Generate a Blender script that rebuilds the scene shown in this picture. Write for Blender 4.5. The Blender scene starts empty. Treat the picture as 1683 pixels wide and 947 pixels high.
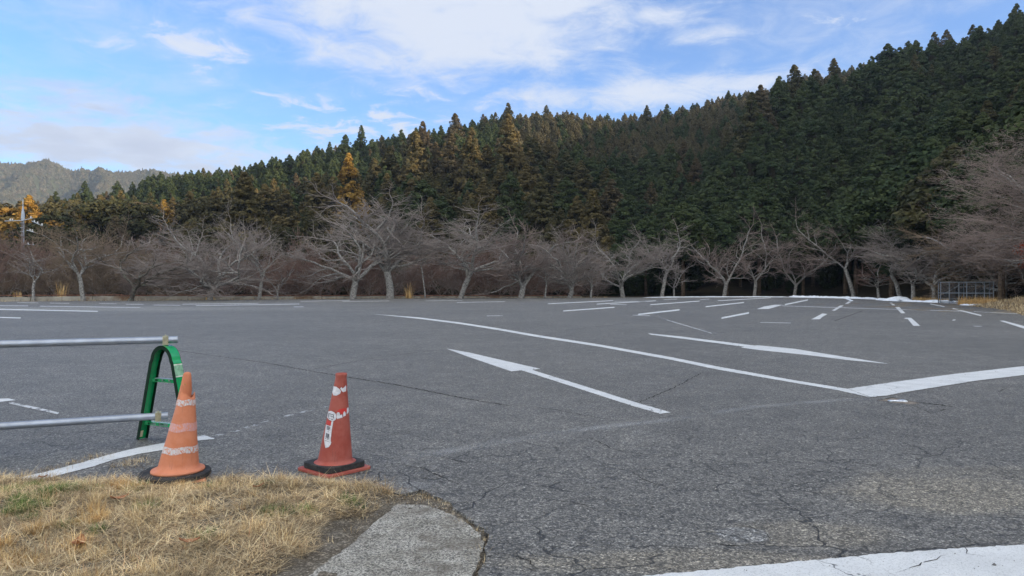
import bpy, math, random
import numpy as np
from mathutils import Vector, Matrix
R = math.radians
C = bpy.context.scene.collection
rs = np.random.RandomState(7)
random.seed(7)
F = 1200.0; CX = 841.5; HZ = 470.0; CH = 1.35

# ---------------------------------------------------------------- helpers
def G(px, py):
    Y = CH * F / (py - HZ)
    return ((px - CX) / F * Y, Y)
def tag(o, label=None, cat=None, group=None, kind=None):
    if label: o['label'] = label
    if cat: o['category'] = cat
    if group: o['group'] = group
    if kind: o['kind'] = kind
    return o
def empty(name, loc=(0,0,0), rz=0.0):
    o = bpy.data.objects.new(name, None); C.objects.link(o)
    o.location = loc; o.rotation_euler = (0, 0, rz); o.empty_display_size = 0.2
    return o
def link(name, me, mat=None, parent=None):
    o = bpy.data.objects.new(name, me); C.objects.link(o)
    if mat is not None: me.materials.append(mat)
    if parent is not None: o.parent = parent
    return o
def mesh_np(name, v, f, k, smooth=False):
    """v (n,3) floats, f (m,k) ints, all faces with k corners"""
    me = bpy.data.meshes.new(name)
    v = np.asarray(v, dtype=np.float32); f = np.asarray(f, dtype=np.int32)
    me.vertices.add(len(v)); me.vertices.foreach_set('co', v.ravel())
    me.loops.add(f.size); me.loops.foreach_set('vertex_index', f.ravel())
    me.polygons.add(len(f))
    me.polygons.foreach_set('loop_start', np.arange(0, f.size, k, dtype=np.int32))
    if smooth: me.polygons.foreach_set('use_smooth', np.ones(len(f), dtype=bool))
    me.update(calc_edges=True)
    return me
class MB:
    def __init__(s): s.v = []; s.f = []
    def add(s, vs, fs):
        b = len(s.v); s.v += [tuple(p) for p in vs]; s.f += [tuple(b+i for i in f) for f in fs]
    def box(s, c, size, M=None):
        hx, hy, hz = [q/2 for q in size]
        vs = [Vector((x*hx, y*hy, z*hz)) for x in (-1,1) for y in (-1,1) for z in (-1,1)]
        if M is not None: vs = [M @ p for p in vs]
        vs = [p + Vector(c) for p in vs]
        s.add(vs, [(0,1,3,2),(4,6,7,5),(0,4,5,1),(2,3,7,6),(0,2,6,4),(1,5,7,3)])
    def tube(s, pts, rad, n=12, cap=True):
        pts = [Vector(p) for p in pts]
        if not hasattr(rad, '__len__'): rad = [rad]*len(pts)
        up = None; rings = []
        for i, p in enumerate(pts):
            d = (pts[min(i+1,len(pts)-1)] - pts[max(i-1,0)]).normalized()
            if up is None:
                up = Vector((0,0,1)) if abs(d.z) < .9 else Vector((1,0,0))
            a = d.cross(up).normalized(); b = a.cross(d).normalized(); up = b
            rings.append([p + (a*math.cos(t)+b*math.sin(t))*rad[i] for t in [2*math.pi*k/n for k in range(n)]])
        vs = [q for r in rings for q in r]; fs = []
        for i in range(len(pts)-1):
            for k in range(n):
                fs.append((i*n+k, i*n+(k+1)%n, (i+1)*n+(k+1)%n, (i+1)*n+k))
        if cap:
            fs.append(tuple(range(n-1,-1,-1))); fs.append(tuple((len(pts)-1)*n+k for k in range(n)))
        s.add(vs, fs)
    def lathe(s, prof, n=48, close=False, fn=None):
        vs = []; fs = []
        for r, z in prof:
            for k in range(n):
                t = 2*math.pi*k/n
                p = Vector((r*math.cos(t), r*math.sin(t), z))
                if fn: p = fn(p, t)
                vs.append(p)
        m = len(prof)
        for i in range(m if close else m-1):
            j = (i+1) % m
            for k in range(n):
                fs.append((i*n+k, i*n+(k+1)%n, j*n+(k+1)%n, j*n+k))
        s.add(vs, fs)
    def build(s, name, mat, parent=None, smooth=False, bevel=0):
        me = bpy.data.meshes.new(name); me.from_pydata(s.v, [], s.f); me.update()
        if smooth:
            for p in me.polygons: p.use_smooth = True
        o = link(name, me, mat, parent)
        if bevel:
            m = o.modifiers.new('b', 'BEVEL'); m.width = bevel; m.segments = 2; m.limit_method = 'ANGLE'
        return o

# ---------------------------------------------------------------- node materials
class N:
    def __init__(s, tree): s.t = tree; s.n = tree.nodes; s.l = tree.links
    def new(s, typ, **kw):
        n = s.n.new(typ)
        for k, v in kw.items(): setattr(n, k, v)
        return n
    def put(s, sock, v):
        if isinstance(v, bpy.types.NodeSocket): s.l.new(v, sock)
        elif v is not None: sock.default_value = v
    def m(s, op, a, b=None, c=None, clamp=False):
        n = s.new('ShaderNodeMath', operation=op, use_clamp=clamp)
        s.put(n.inputs[0], a)
        if b is not None: s.put(n.inputs[1], b)
        if c is not None: s.put(n.inputs[2], c)
        return n.outputs[0]
    def mix(s, f, a, b, mode='MIX'):
        n = s.new('ShaderNodeMix', data_type='RGBA', blend_type=mode)
        s.put(n.inputs[0], f); s.put(n.inputs[6], a); s.put(n.inputs[7], b)
        return n.outputs[2]
    def noise(s, vec, scale, detail=4, rough=.55, dist=0):
        n = s.new('ShaderNodeTexNoise'); s.put(n.inputs['Vector'], vec)
        n.inputs['Scale'].default_value = scale; n.inputs['Detail'].default_value = detail
        n.inputs['Roughness'].default_value = rough; n.inputs['Distortion'].default_value = dist
        return n.outputs[0]
    def vor(s, vec, scale, feature='F1'):
        n = s.new('ShaderNodeTexVoronoi', feature=feature); s.put(n.inputs['Vector'], vec)
        n.inputs['Scale'].default_value = scale
        return n
    def ramp(s, fac, stops, interp='LINEAR'):
        n = s.new('ShaderNodeValToRGB'); s.put(n.inputs[0], fac); e = n.color_ramp.elements
        n.color_ramp.interpolation = interp
        while len(e) < len(stops): e.new(.5)
        for i, (p, c) in enumerate(stops):
            e[i].position = p
            e[i].color = c if hasattr(c, '__len__') else (c, c, c, 1)
        return n.outputs[0]
    def remap(s, v, a, b, c=0, d=1):
        n = s.new('ShaderNodeMapRange'); n.interpolation_type = 'SMOOTHSTEP'
        s.put(n.inputs[0], v)
        for i, q in enumerate((a, b, c, d)): n.inputs[i+1].default_value = q
        return n.outputs[0]
    def bump(s, h, strength, dist, normal=None):
        n = s.new('ShaderNodeBump'); s.put(n.inputs['Height'], h)
        n.inputs['Strength'].default_value = strength; n.inputs['Distance'].default_value = dist
        if normal is not None: s.put(n.inputs['Normal'], normal)
        return n.outputs[0]
def c4(c): return (c[0], c[1], c[2], 1.0)
def mat(name):
    m = bpy.data.materials.new(name); m.use_nodes = True
    nt = N(m.node_tree); b = m.node_tree.nodes['Principled BSDF']
    co = nt.new('ShaderNodeTexCoord')
    return m, nt, b, co.outputs['Object']
def simple(name, col, rough=.6, metal=0, var=.15, scale=6, spec=.5, bump=0, bscale=60, dirt=None, dscale=4, coat=0):
    m, nt, b, co = mat(name)
    n = nt.noise(co, scale, 5)
    f = nt.remap(n, .3, .7, 1-var, 1+var)
    c = nt.mix(1.0, c4(col), f, 'MULTIPLY')
    if dirt:
        d = nt.remap(nt.noise(co, dscale, 6, .65), .48, .68)
        c = nt.mix(d, c, c4(dirt))
    nt.put(b.inputs['Base Color'], c)
    b.inputs['Roughness'].default_value = rough; b.inputs['Metallic'].default_value = metal
    b.inputs['Specular IOR Level'].default_value = spec
    if coat: b.inputs['Coat Weight'].default_value = coat
    if bump: nt.put(b.inputs['Normal'], nt.bump(nt.noise(co, bscale, 4), bump, .01))
    return m

def foliage(name, ca, cb, ctip, tipw=.5):
    """ca/cb the two greens (varying tree to tree), ctip colour of fresh/bronzed sprays"""
    m, nt, b, co = mat(name)
    oi = nt.new('ShaderNodeObjectInfo'); ge = nt.new('ShaderNodeNewGeometry')
    base = nt.mix(oi.outputs['Random'], c4(ca), c4(cb))
    rnd = ge.outputs['Random Per Island']
    cl = nt.remap(nt.noise(co, .55, 3), .40, .62)
    tip = nt.m('MULTIPLY', nt.m('ADD', nt.m('MULTIPLY', cl, .75), nt.m('MULTIPLY', rnd, .25), clamp=True), tipw)
    c = nt.mix(tip, base, c4(ctip))
    f = nt.remap(rnd, 0, 1, .78, 1.22)
    c = nt.mix(1.0, c, f, 'MULTIPLY')
    nt.put(b.inputs['Base Color'], c); b.inputs['Roughness'].default_value = .75
    b.inputs['Specular IOR Level'].default_value = .15
    return m
M = {}
M['cypress'] = foliage('cypress_foliage', (.018,.033,.014), (.028,.040,.014), (.056,.068,.022), .55)
M['cedar'] = foliage('cedar_foliage', (.026,.034,.014), (.044,.040,.017), (.085,.070,.026), .6)
M['ridge'] = foliage('skylit_ridge_foliage', (.048,.046,.024), (.070,.056,.030), (.105,.090,.042), .55)  # lighter tone: the far ridge's extra sky light put into the colour
M['bronze'] = foliage('bronzed_cedar_foliage', (.045,.042,.018), (.066,.052,.021), (.125,.092,.034), .65)
M['gold'] = foliage('golden_foliage', (.15,.090,.020), (.20,.105,.022), (.27,.165,.035), .7)
M['rust'] = foliage('rusty_cedar_foliage', (.045,.040,.022), (.060,.044,.024), (.095,.072,.036), .6)
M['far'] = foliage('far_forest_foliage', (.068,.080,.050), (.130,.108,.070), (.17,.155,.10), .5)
M['redleaf'] = foliage('red_leaves', (.22,.03,.015), (.28,.05,.02), (.35,.08,.03), .6)
M['bark'] = simple('cherry_bark', (.26,.245,.225), .9, var=.45, scale=9, spec=.1, dirt=(.09,.08,.07), dscale=5, bump=.8, bscale=30)
M['barkdark'] = simple('dark_bark', (.085,.072,.06), .9, var=.4, scale=8, spec=.1, dirt=(.17,.17,.14), dscale=3)
M['twig'] = simple('grey_twigs', (.245,.208,.188), .85, var=.25, scale=.6, spec=.15)
M['twigmauve'] = simple('mauve_twigs', (.22,.172,.152), .85, var=.25, scale=.6, spec=.15)
M['twigred'] = simple('reddish_brown_twigs', (.190,.122,.098), .85, var=.3, scale=.5, spec=.15)
M['twigbrown'] = simple('brown_twigs', (.20,.148,.105), .85, var=.3, scale=.5, spec=.15)
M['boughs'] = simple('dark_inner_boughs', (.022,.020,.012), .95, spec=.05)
M['shrubstem'] = simple('shrub_stems', (.25,.21,.185), .9, var=.3, scale=4, spec=.1)
M['trunk'] = simple('conifer_bark', (.10,.072,.05), .9, var=.35, scale=3, spec=.1)

# ---------------------------------------------------------------- terrain
def U(px): return (px - CX) / F
Btab = [(-500,120,260,3),(0,125,205,4),(80,130,220,14),(150,130,230,18),(200,130,240,22),(250,130,250,26),(300,130,255,28),(350,130,258,28.5),(400,125,260,28.5),
        (450,120,265,31.5),(500,120,270,33.3),(550,119,270,35.2),(600,118,270,36.2),(650,116,275,40),(700,115,280,45),(750,113,285,49.5),(800,112,290,53),(900,112,300,59),(1000,112,320,65.5),(1050,113,325,66.5),
        (1100,115,330,68),(1200,120,340,79),(1300,120,340,85),(1500,120,340,96),(1700,120,345,100),(2200,120,300,100)]
Ctab = [(900,92,100,-20),(1000,102,110,-9),(1030,102,110,-4),(1100,103,120,1.5),(1150,104,130,6),(1200,106,146,17),(1240,108,168,30),(1300,110,196,43),
        (1350,108,206,48),(1400,104,216,53),(1480,94,226,62),(1540,82,231,65),(1600,72,236,65),(1640,66,238,66),(1683,60,240,73),(1800,56,240,84),
        (2200,50,230,90)]
def tabf(tab, az):
    a = np.array([math.atan(U(t[0])) for t in tab]); o = []
    for k in (1,2,3):
        vals = np.array([t[k]*(math.sqrt(1+U(t[0])**2) if k < 3 else 1) for t in tab])
        o.append(np.interp(az, a, vals))
    return o
def vnoise(x, y, s, seed=0):
    """cheap smooth value noise, vectorised"""
    x = x/s; y = y/s
    xi = np.floor(x).astype(np.int64); yi = np.floor(y).astype(np.int64); fx = x-xi; fy = y-yi
    fx = fx*fx*(3-2*fx); fy = fy*fy*(3-2*fy)
    def h(a, b):
        n = (a*374761393 + b*668265263 + seed*982451653) & 0x7fffffff
        n = ((n ^ (n >> 13)) * 1274126177) & 0x7fffffff
        return ((n ^ (n >> 16)) & 0xffff) / 65535.0
    return (h(xi,yi)*(1-fx)+h(xi+1,yi)*fx)*(1-fy)+(h(xi,yi+1)*(1-fx)+h(xi+1,yi+1)*fx)*fy
def terr(x, y):
    x = np.asarray(x, float); y = np.asarray(y, float)
    az = np.arctan2(x, y); r = np.hypot(x, y)
    front = np.clip((1.25-np.abs(az))/.15, 0, 1)
    b0,b1,bh = tabf(Btab, az); c0,c1,ch = tabf(Ctab, az)
    t = np.clip((r-b0)/(b1-b0), 0, 1.0); zb = (bh+2.0)*(.25*t*t*(3-2*t)+.75*t) - np.clip(r-b1,0,None)*.12
    zb = np.where((t <= 0), -.05, zb)
    t = np.clip((r-c0)/(c1-c0), 0, 1); zc = (ch-2)*(.35*t*t*(3-2*t)+.65*t) - np.clip(r-c1,0,None)*.55
    zc = np.where(t <= 0, -.05, zc)
    z = np.maximum(zb, zc)*front
    # long ridge outside the frame on the right: it keeps the low sun off the car park
    ez = 67+.1*y
    te = np.clip((x-45)/(205.), 0, 1); ze = ez*te - np.clip(x-250,0,None)*.3
    ze = ze*np.clip((250-y)/80,0,1)*np.clip((y+330)/80,0,1)
    z = np.maximum(z, np.where(te > 0, ze, -.05))
    n = (vnoise(x,y,22,1)-.5)*4 + (vnoise(x,y,60,2)-.5)*4
    amp = np.clip((z-1)/18, 0, 1)
    z = z + n*amp
    return np.maximum(z, -.05)

def build_ground():
    rr = np.concatenate([np.linspace(.5, 60, 24), np.linspace(64, 420, 100), np.array([450,500,600,750,1000,1400,1800])])
    na = 360
    aa = np.linspace(0, 2*math.pi, na, endpoint=False)
    A, Rr = np.meshgrid(aa, rr)
    x = Rr*np.sin(A); y = Rr*np.cos(A); z = terr(x, y)
    z = z*np.clip((700-Rr)/200, 0, 1) - .05*(Rr > 700)
    v = np.stack([x.ravel(), y.ravel(), z.ravel()], 1)
    v = np.vstack([v, [[0,0,-.05]]])
    f = []
    for i in range(len(rr)-1):
        k = np.arange(na); k2 = (k+1) % na
        f.append(np.stack([i*na+k, (i+1)*na+k, (i+1)*na+k2, i*na+k2], 1))
    f = np.concatenate(f)
    c = len(v)-1; k = np.arange(na)
    cf = np.stack([np.full(na, c), k, (k+1) % na, (k+1) % na], 1)
    me = bpy.data.meshes.new('ground')
    me.from_pydata(v.tolist(), [], f.tolist() + [(c, int(q), int((q+1) % na)) for q in k]); me.update()
    for p in me.polygons: p.use_smooth = True
    m, nt, b, co = mat('forest_floor')
    n = nt.noise(co, .4, 6); n2 = nt.noise(co, 6, 5)
    c = nt.ramp(n, [(.3,c4((.030,.024,.016))),(.55,c4((.050,.039,.024))),(.75,c4((.035,.036,.020)))])
    c = nt.mix(1.0, c, nt.remap(n2,.3,.7,.7,1.3), 'MULTIPLY')
    nt.put(b.inputs['Base Color'], c); b.inputs['Roughness'].default_value = .95; b.inputs['Specular IOR Level'].default_value = .1
    o = link('ground', me, m); tag(o, kind='structure')
build_ground()

# ---------------------------------------------------------------- asphalt
edge_px = [(-250,499),(0,495.4),(200,494.6),(420,492.5),(640,490.8),(800,490.4),(960,489.5),(1100,488.3),(1220,487.4),(1340,487.2),(1400,488.2),(1460,490.5),(1520,493.8),(1580,497),(1625,500),(1650,505),(1683,516)]
edge = [G(*p) for p in edge_px]
notch_px = [(-60,789),(60,793),(200,797),(340,800),(470,797),(560,801),(610,804),(640,812),(668,812),(690,805),(708,812),(722,818),(738,824),(748,836),(766,848),(780,862),(796,868),(803,882),(796,900),(799,915),(792,930),(788,947),(780,985)]
notch = [G(*p) for p in notch_px]
def poly_mesh(name, pts, ztop, thick, m, jitter=0):
    """flat polygon with thickness, triangulated"""
    from mathutils.geometry import tessellate_polygon
    if jitter:
        q = []
        for i in range(len(pts)):
            a = np.array(pts[i]); b = np.array(pts[(i+1) % len(pts)]); L = np.linalg.norm(b-a)
            k = max(1, min(60, int(L/jitter/2)))
            nn = np.array([-(b-a)[1], (b-a)[0]])/max(L,1e-6)
            for j in range(k):
                w = rs.uniform(-1,1)*jitter*.5 if (j > 0) else 0
                q.append(tuple(a+(b-a)*j/k+nn*w))
        pts = q
    P = [Vector((p[0], p[1], 0)) for p in pts]
    tri = tessellate_polygon([P])
    n = len(pts)
    vs = [(p[0], p[1], ztop) for p in pts]; fs = []
    for t in tri:
        a, b, c = t
        ar = (P[b]-P[a]).cross(P[c]-P[a]).z
        fs.append((a,b,c) if ar > 0 else (a,c,b))
    if thick:
        vs += [(p[0], p[1], ztop-thick) for p in pts]
        for i in range(n):
            j = (i+1) % n; fs.append((i, i+n, j+n, j))
    me = bpy.data.meshes.new(name); me.from_pydata(vs, [], fs); me.update()
    return link(name, me, m)
def ellipse_mask(nt, co, px, py, rx, ry, nz, soft=.6):
    """soft patch of dust lying on the ground at a fixed place"""
    cx, cy = G(px, py); x1, _ = G(px+rx, py); _, y0 = G(px, py-ry); _, y1 = G(px, py+ry)
    w = x1-cx; h = (y0-y1)/2; cy = (y0+y1)/2
    sep = nt.new('ShaderNodeSeparateXYZ'); nt.put(sep.inputs[0], co)
    dx = nt.m('DIVIDE', nt.m('SUBTRACT', sep.outputs[0], cx), w); dy = nt.m('DIVIDE', nt.m('SUBTRACT', sep.outputs[1], cy), h)
    d = nt.m('SQRT', nt.m('ADD', nt.m('MULTIPLY', dx, dx), nt.m('MULTIPLY', dy, dy)))
    d = nt.m('ADD', d, nt.m('MULTIPLY', nt.m('SUBTRACT', nz, .5), 1.6))
    return nt.remap(d, 1-soft/2, 1+soft/2, 1, 0)
def asphalt_material():
    m, nt, b, co = mat('old_asphalt')
    big = nt.noise(co, .22, 5, .6); mid = nt.noise(co, 2.2, 6, .65); fine = nt.noise(co, 45, 3, .7)
    v1 = nt.vor(co, 120); v2 = nt.vor(co, 55)
    sp = nt.new('ShaderNodeSeparateColor'); nt.put(sp.inputs[0], v1.outputs['Color'])
    sp2 = nt.new('ShaderNodeSeparateColor'); nt.put(sp2.inputs[0], v2.outputs['Color'])
    grain = nt.ramp(sp.outputs[0], [(0,.28),(.45,.72),(.8,1.28),(.94,1.75),(1,2.8)])
    g2 = nt.ramp(sp2.outputs[1], [(0,.62),(.55,.97),(1,1.45)])
    base = nt.mix(nt.remap(big,.3,.7), c4((.130,.123,.109)), c4((.163,.154,.137)))
    base = nt.mix(1.0, base, nt.remap(mid,.3,.7,.84,1.14), 'MULTIPLY')
    # coarser, darker worn area close to the near kerb
    sep = nt.new('ShaderNodeSeparateXYZ'); nt.put(sep.inputs[0], co)
    near = nt.remap(nt.m('ADD', sep.outputs[1], nt.m('MULTIPLY', big, 5)), 6.5, 12, 1, 0)
    pit = nt.remap(nt.noise(co, 9, 5, .75), .52, .66)
    base = nt.mix(nt.m('MULTIPLY', nt.m('MULTIPLY', near, pit), .62), base, c4((.045,.045,.048)))
    nz = nt.noise(co, 1.6, 6, .7)
    tan = c4((.27,.235,.175))
    for a in [(1560,815,190,28,.75),(1330,880,150,22,.55),(1130,925,280,20,.6),(1620,780,150,14,.35)]:
        k = ellipse_mask(nt, co, *a[:4], nz)
        k = nt.m('MULTIPLY', k, nt.remap(nt.noise(co, 60, 3, .7), .32, .62, .25, 1))
        base = nt.mix(nt.m('MULTIPLY', k, a[4]), base, tan)
    grey = c4((.26,.26,.255))
    for a in [(1222,880,44,13,.6),(650,800,60,10,.3)]:
        base = nt.mix(nt.m('MULTIPLY', ellipse_mask(nt, co, *a[:4], nz, .25), a[4]), base, grey)
    base = nt.mix(nt.m('MULTIPLY', ellipse_mask(nt, co, 150, 508, 330, 3.2, nz, 1.0), .45), base, c4((.29,.28,.245)))
    base = nt.mix(1.0, base, grain, 'MULTIPLY'); base = nt.mix(1.0, base, g2, 'MULTIPLY')
    # hairline cracks
    wp = nt.new('ShaderNodeVectorMath', operation='ADD')
    nn = nt.new('ShaderNodeTexNoise'); nn.inputs['Scale'].default_value = 1.3; nn.inputs['Detail'].default_value = 6; nt.put(nn.inputs['Vector'], co)
    sc = nt.new('ShaderNodeVectorMath', operation='SCALE'); nt.put(sc.inputs[0], nn.outputs['Color']); sc.inputs['Scale'].default_value = .9
    nt.put(wp.inputs[0], co); nt.put(wp.inputs[1], sc.outputs[0])
    vd = nt.vor(wp.outputs[0], 1.5, 'DISTANCE_TO_EDGE')
    cr = nt.remap(vd.outputs['Distance'], .004, .016, 1, 0)
    cr = nt.m('MULTIPLY', cr, nt.m('MULTIPLY', nt.remap(nt.noise(co, .8, 4, .6), .44, .56), near))
    vd2 = nt.vor(wp.outputs[0], 6.0, 'DISTANCE_TO_EDGE')
    sx = nt.new('ShaderNodeMapping'); nt.put(sx.inputs[0], co); sx.inputs['Location'].default_value = (7, 3, 0)
    cr2 = nt.m('MULTIPLY', nt.remap(vd2.outputs['Distance'], .012, .05, .8, 0), nt.m('MULTIPLY', nt.remap(nt.noise(sx.outputs[0], 1.3, 6, .75), .52, .62), near))
    cr = nt.m('MAXIMUM', cr, cr2)
    base = nt.mix(nt.m('MULTIPLY', cr, .85), base, c4((.02,.02,.02)))
    nt.put(b.inputs['Base Color'], base)
    b.inputs['Roughness'].default_value = .62; b.inputs['Specular IOR Level'].default_value = .45
    h = nt.m('ADD', nt.m('MULTIPLY', sp.outputs[0], .5), nt.m('MULTIPLY', fine, .8))
    h = nt.m('SUBTRACT', h, nt.m('MULTIPLY', cr, 3))
    h = nt.m('SUBTRACT', h, nt.m('MULTIPLY', nt.m('MULTIPLY', pit, near), .9))
    n1 = nt.bump(h, .8, .007)
    n2 = nt.bump(nt.noise(co, .5, 3), .35, .05, n1)
    nt.put(b.inputs['Normal'], n2)
    return m
M['asphalt'] = asphalt_material()
lot = [(-75,-30),(-75,54)] + edge + [(33,26),(34,8),(34,-30),(2,-30),(2,-7),(1.2,.5)] + notch[::-1] + [(-14,4.3),(-14,-30)]
# roughen only the broken edge beside the slab
def rough_pts(pts, step, amp):
    q = []
    for i in range(len(pts)-1):
        a = np.array(pts[i]); b = np.array(pts[i+1]); L = np.linalg.norm(b-a); k = max(1, int(L/step))
        for j in range(k):
            q.append(tuple(a+(b-a)*j/k+(rs.uniform(-amp,amp,2) if j else 0)))
    q.append(pts[-1]); return q
notch_r = rough_pts(notch, .035, .012)
lot = [(-75,-30),(-75,54)] + rough_pts(edge, 1.2, .12) + [(33,26),(34,8),(34,-30),(2,-30),(2,-7),(1.2,.5)] + notch_r[::-1] + [(-14,4.3),(-14,-30)]
o = poly_mesh('parking_lot', lot, 0.0, .05, M['asphalt']); tag(o, kind='structure')

# ---------------------------------------------------------------- painted markings
def paint_material(name, col, wear, wscale):
    m, nt, b, co = mat(name)
    n = nt.noise(co, wscale, 6, .7)
    c = nt.mix(1.0, c4(col), nt.remap(nt.noise(co, 3, 5), .3, .7, .9, 1.06), 'MULTIPLY')
    c = nt.mix(nt.remap(nt.noise(co, 110, 3), .50, .68, 0, .5), c, c4((.3,.3,.3)))
    wp = nt.new('ShaderNodeVectorMath', operation='ADD')
    nn = nt.new('ShaderNodeTexNoise'); nn.inputs['Scale'].default_value = 2.5; nn.inputs['Detail'].default_value = 5; nt.put(nn.inputs['Vector'], co)
    sc = nt.new('ShaderNodeVectorMath', operation='SCALE'); nt.put(sc.inputs[0], nn.outputs['Color']); sc.inputs['Scale'].default_value = .5
    nt.put(wp.inputs[0], co); nt.put(wp.inputs[1], sc.outputs[0])
    vd = nt.vor(wp.outputs[0], 2.3, 'DISTANCE_TO_EDGE')
    cr = nt.m('MULTIPLY', nt.remap(vd.outputs['Distance'], .004, .012, 1, 0), nt.remap(nt.noise(co, 1.1, 3), .5, .58))
    c = nt.mix(cr, c, c4((.07,.07,.07)))
    nt.put(b.inputs['Base Color'], c); b.inputs['Roughness'].default_value = .6
    nt.put(b.inputs['Normal'], nt.bump(nt.noise(co, 90, 3), .35, .004))
    al = nt.remap(n, wear, wear+.03, 0, 1)
    al = nt.m('MULTIPLY', al, nt.remap(nt.noise(co, 160, 2, .5), .27, .33))
    nt.put(b.inputs['Alpha'], al)
    return m
M['paint'] = paint_material('white_road_paint', (.60,.605,.60), .26, 7)
M['paintworn'] = paint_material('worn_road_paint', (.55,.55,.55), .44, 9)
M['paintfaint'] = paint_material('faint_road_paint', (.40,.40,.40), .52, 11)
def px_poly(name, pts, m='paint', z=.004, rough=0, thick=0):
    P = [G(*p) for p in pts]
    if rough:
        P = rough_pts(P + [P[0]], rough*3, rough)[:-1]
    o = poly_mesh(name, P, z, thick, M[m]); tag(o, kind='structure'); return o
def px_line(name, a, b, th, m='paint', z=.004):
    (x0,y0),(x1,y1) = a, b; d = (b[0]-a[0])*.004
    return px_poly(name, [(x0,y0-th*.3),(x1,y1-th*.3),(x1-d,y1+th*.7),(x0-d,y0+th*.7)], m, z)
# direction arrows
px_poly('lane_arrow', [(733.7,573.4),(771,579.8),(830,593.6),(887.9,606.6),(875.4,608.2),(880,610.3),(960,635),(1047.9,662.9),(1102.6,678.5),(1085.6,680.8),(1039.8,667.9),(951.8,639.5),(880,616.2),(856.7,609.1),(840.6,610.9),(810.3,600.7),(771,587.3)], rough=.006)
px_poly('lane_arrow', [(1065,548.1),(1120,553.6),(1180,561.0),(1240.6,568.4),(1246,568.0),(1304.8,573.6),(1376,585.0),(1463.4,598.7),(1393.9,592.3),(1322.6,583.4),(1247.7,575.8),(1218,571.6),(1223,570.2),(1180,564.6),(1120,556.8),(1070,550.4)], rough=.01)
# long lane line meeting the broad stop line
px_poly('lane_line', [(610.7,516.2),(689,522),(756.9,530.3),(820,540),(880,550.4),(987.7,567),(1104,587.6),(1180,603),(1304.8,625.4),(1393.9,639.8),(1431.3,653.9),(1376,641.6),(1304.8,629.6),(1180,608),(1104,592),(987.7,570.6),(880,553.8),(820,543),(756.9,533),(689,524.2)], rough=.008)
px_poly('stop_line', [(1393.9,639.9),(1480,627.4),(1567,615.8),(1683,602.7),(1800,590),(2000,572),(2000,583),(1800,603),(1683,617.5),(1603,627),(1480,646.8),(1460,651),(1431.3,653.9)], z=.008, rough=.008)
px_poly('road_edge_line', [(1064,947.5),(1130,942),(1250,930.5),(1330,923),(1440,912.6),(1590,902),(1683,896.8),(1900,885),(2100,880),(2400,1010),(1900,1025),(1600,1040),(1300,1080),(1080,1100),(1010,990),(1040,952)], rough=.008)
px_poly('road_edge_line', [(31.7,786),(79,775.5),(127,763),(177,748.6),(222,737.5),(263,730),(320,718.5),(336,716.3),(352,721.6),(352,722.6),(336,723.9),(320,725.8),(266,741),(228,747),(190,755.5),(152,768),(104.5,780),(60,792),(38,792)], rough=.006)
px_poly('parking_line', [(-60,657),(0,655.8),(14,655.5),(25.6,658.3),(0,661),(-60,664)], rough=.006)
px_poly('worn_parking_line', [(18,661.5),(60,670),(97,679),(94,681.5),(55,673),(14,663.5)], 'paintworn')
px_poly('worn_parking_line', [(345,718),(402,703),(474,682),(531,669),(545,668),(474,685),(404,706),(352,720.5)], 'paintfaint')
stalls = [((901,499.3),(1008,494),1.0),((926,511),(1010,505),1.5),((981,499.8),(1078,494.3),1.1),((1049,516.7),(1117,509),2.2),((1069,500.8),(1150,494.8),1.2),
 ((1091,492.6),(1113,491.4),.9),((1151,492.6),(1166,491.4),.9),((1160,504),(1223,497),1.6),((1180,494.3),(1267,489.5),1.0),((1186,522.6),(1231,514),2.6),
 ((1290,500.5),(1328,492.7),1.9),((1529,499.4),(1552.5,504),1.4),((1566,507),(1613,518.6),2.0),((0,502.4),(46,502.8),1.1),((66,503.2),(231,505.5),1.1),
 ((-40,507.5),(161,511.7),1.4),((-60,520),(34,522.6),1.5),((28,497.3),(63,497.9),.7),((82,498.2),(114,498.7),.7),((163,499),(192,499.5),.7),((207,500),(236,500.5),.8),
 ((253,501.3),(296,501.9),.8),((300,500),(425,498.6),.9),((322,502.4),(492,499.6),1.1),((483,504.4),(499,504.4),1.0),((494,495.2),(575,493.9),.7),((563,495.6),(640,494.6),.7),
 ((751,497.3),(830,495.7),.8),((700,494.6),(760,493.6),.6),((1286,502.7),(1440,507.6),.8),((1440,507.6),(1580,511.6),.8),((1601,512.3),(1672,515.6),.7),((1010,495.2),(1062,495.6),.6)]
for a, b_, th in stalls: px_line('stall_line', a, b_, th, 'paintworn' if (th < 1.0 or (a[0] < 700 and th < 1.2)) else 'paint')
for P in [[(1243.3,508.2),(1256,504),(1274,501),(1286.6,501.3),(1263.4,508)],[(1333,525.2),(1340.7,521.4),(1351.5,515.5),(1360,516.3),(1350.7,521.7),(1347.6,525)],
          [(1367.2,510.6),(1380.8,502.3),(1386.7,502.4),(1372.3,511)],[(1388.6,499.5),(1394.7,495.8),(1400,495.4),(1394,499.5)],[(1461.9,497.8),(1466,497.8),(1471.3,501.9),(1466.8,501.9)],
          [(1471.3,504.7),(1478,504.7),(1487.9,515.1),(1481,515.1)],[(1486,524),(1488,522.6),(1497.6,522.6),(1512.4,535.8),(1501.4,535.8),(1492,524.6)],
          [(1642.7,527.4),(1650,527.4),(1683,536.2),(1760,558),(1750,560.5),(1683,540.4)],[(1565,526.4),(1568,525.2),(1571,525.6),(1570,527),(1566,527.2)]]:
    px_poly('stall_line', P)
for a, b_ in [((1040,518),(1068,519)),((1003,500),(1030,501)),((1600,536),(1614,536.5)),((826,519),(800,519.3)),((1096,526),(1170,548)),((1250,530),(1300,531))]:
    px_line('worn_parking_line', a, b_, .9, 'paintworn')

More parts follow.
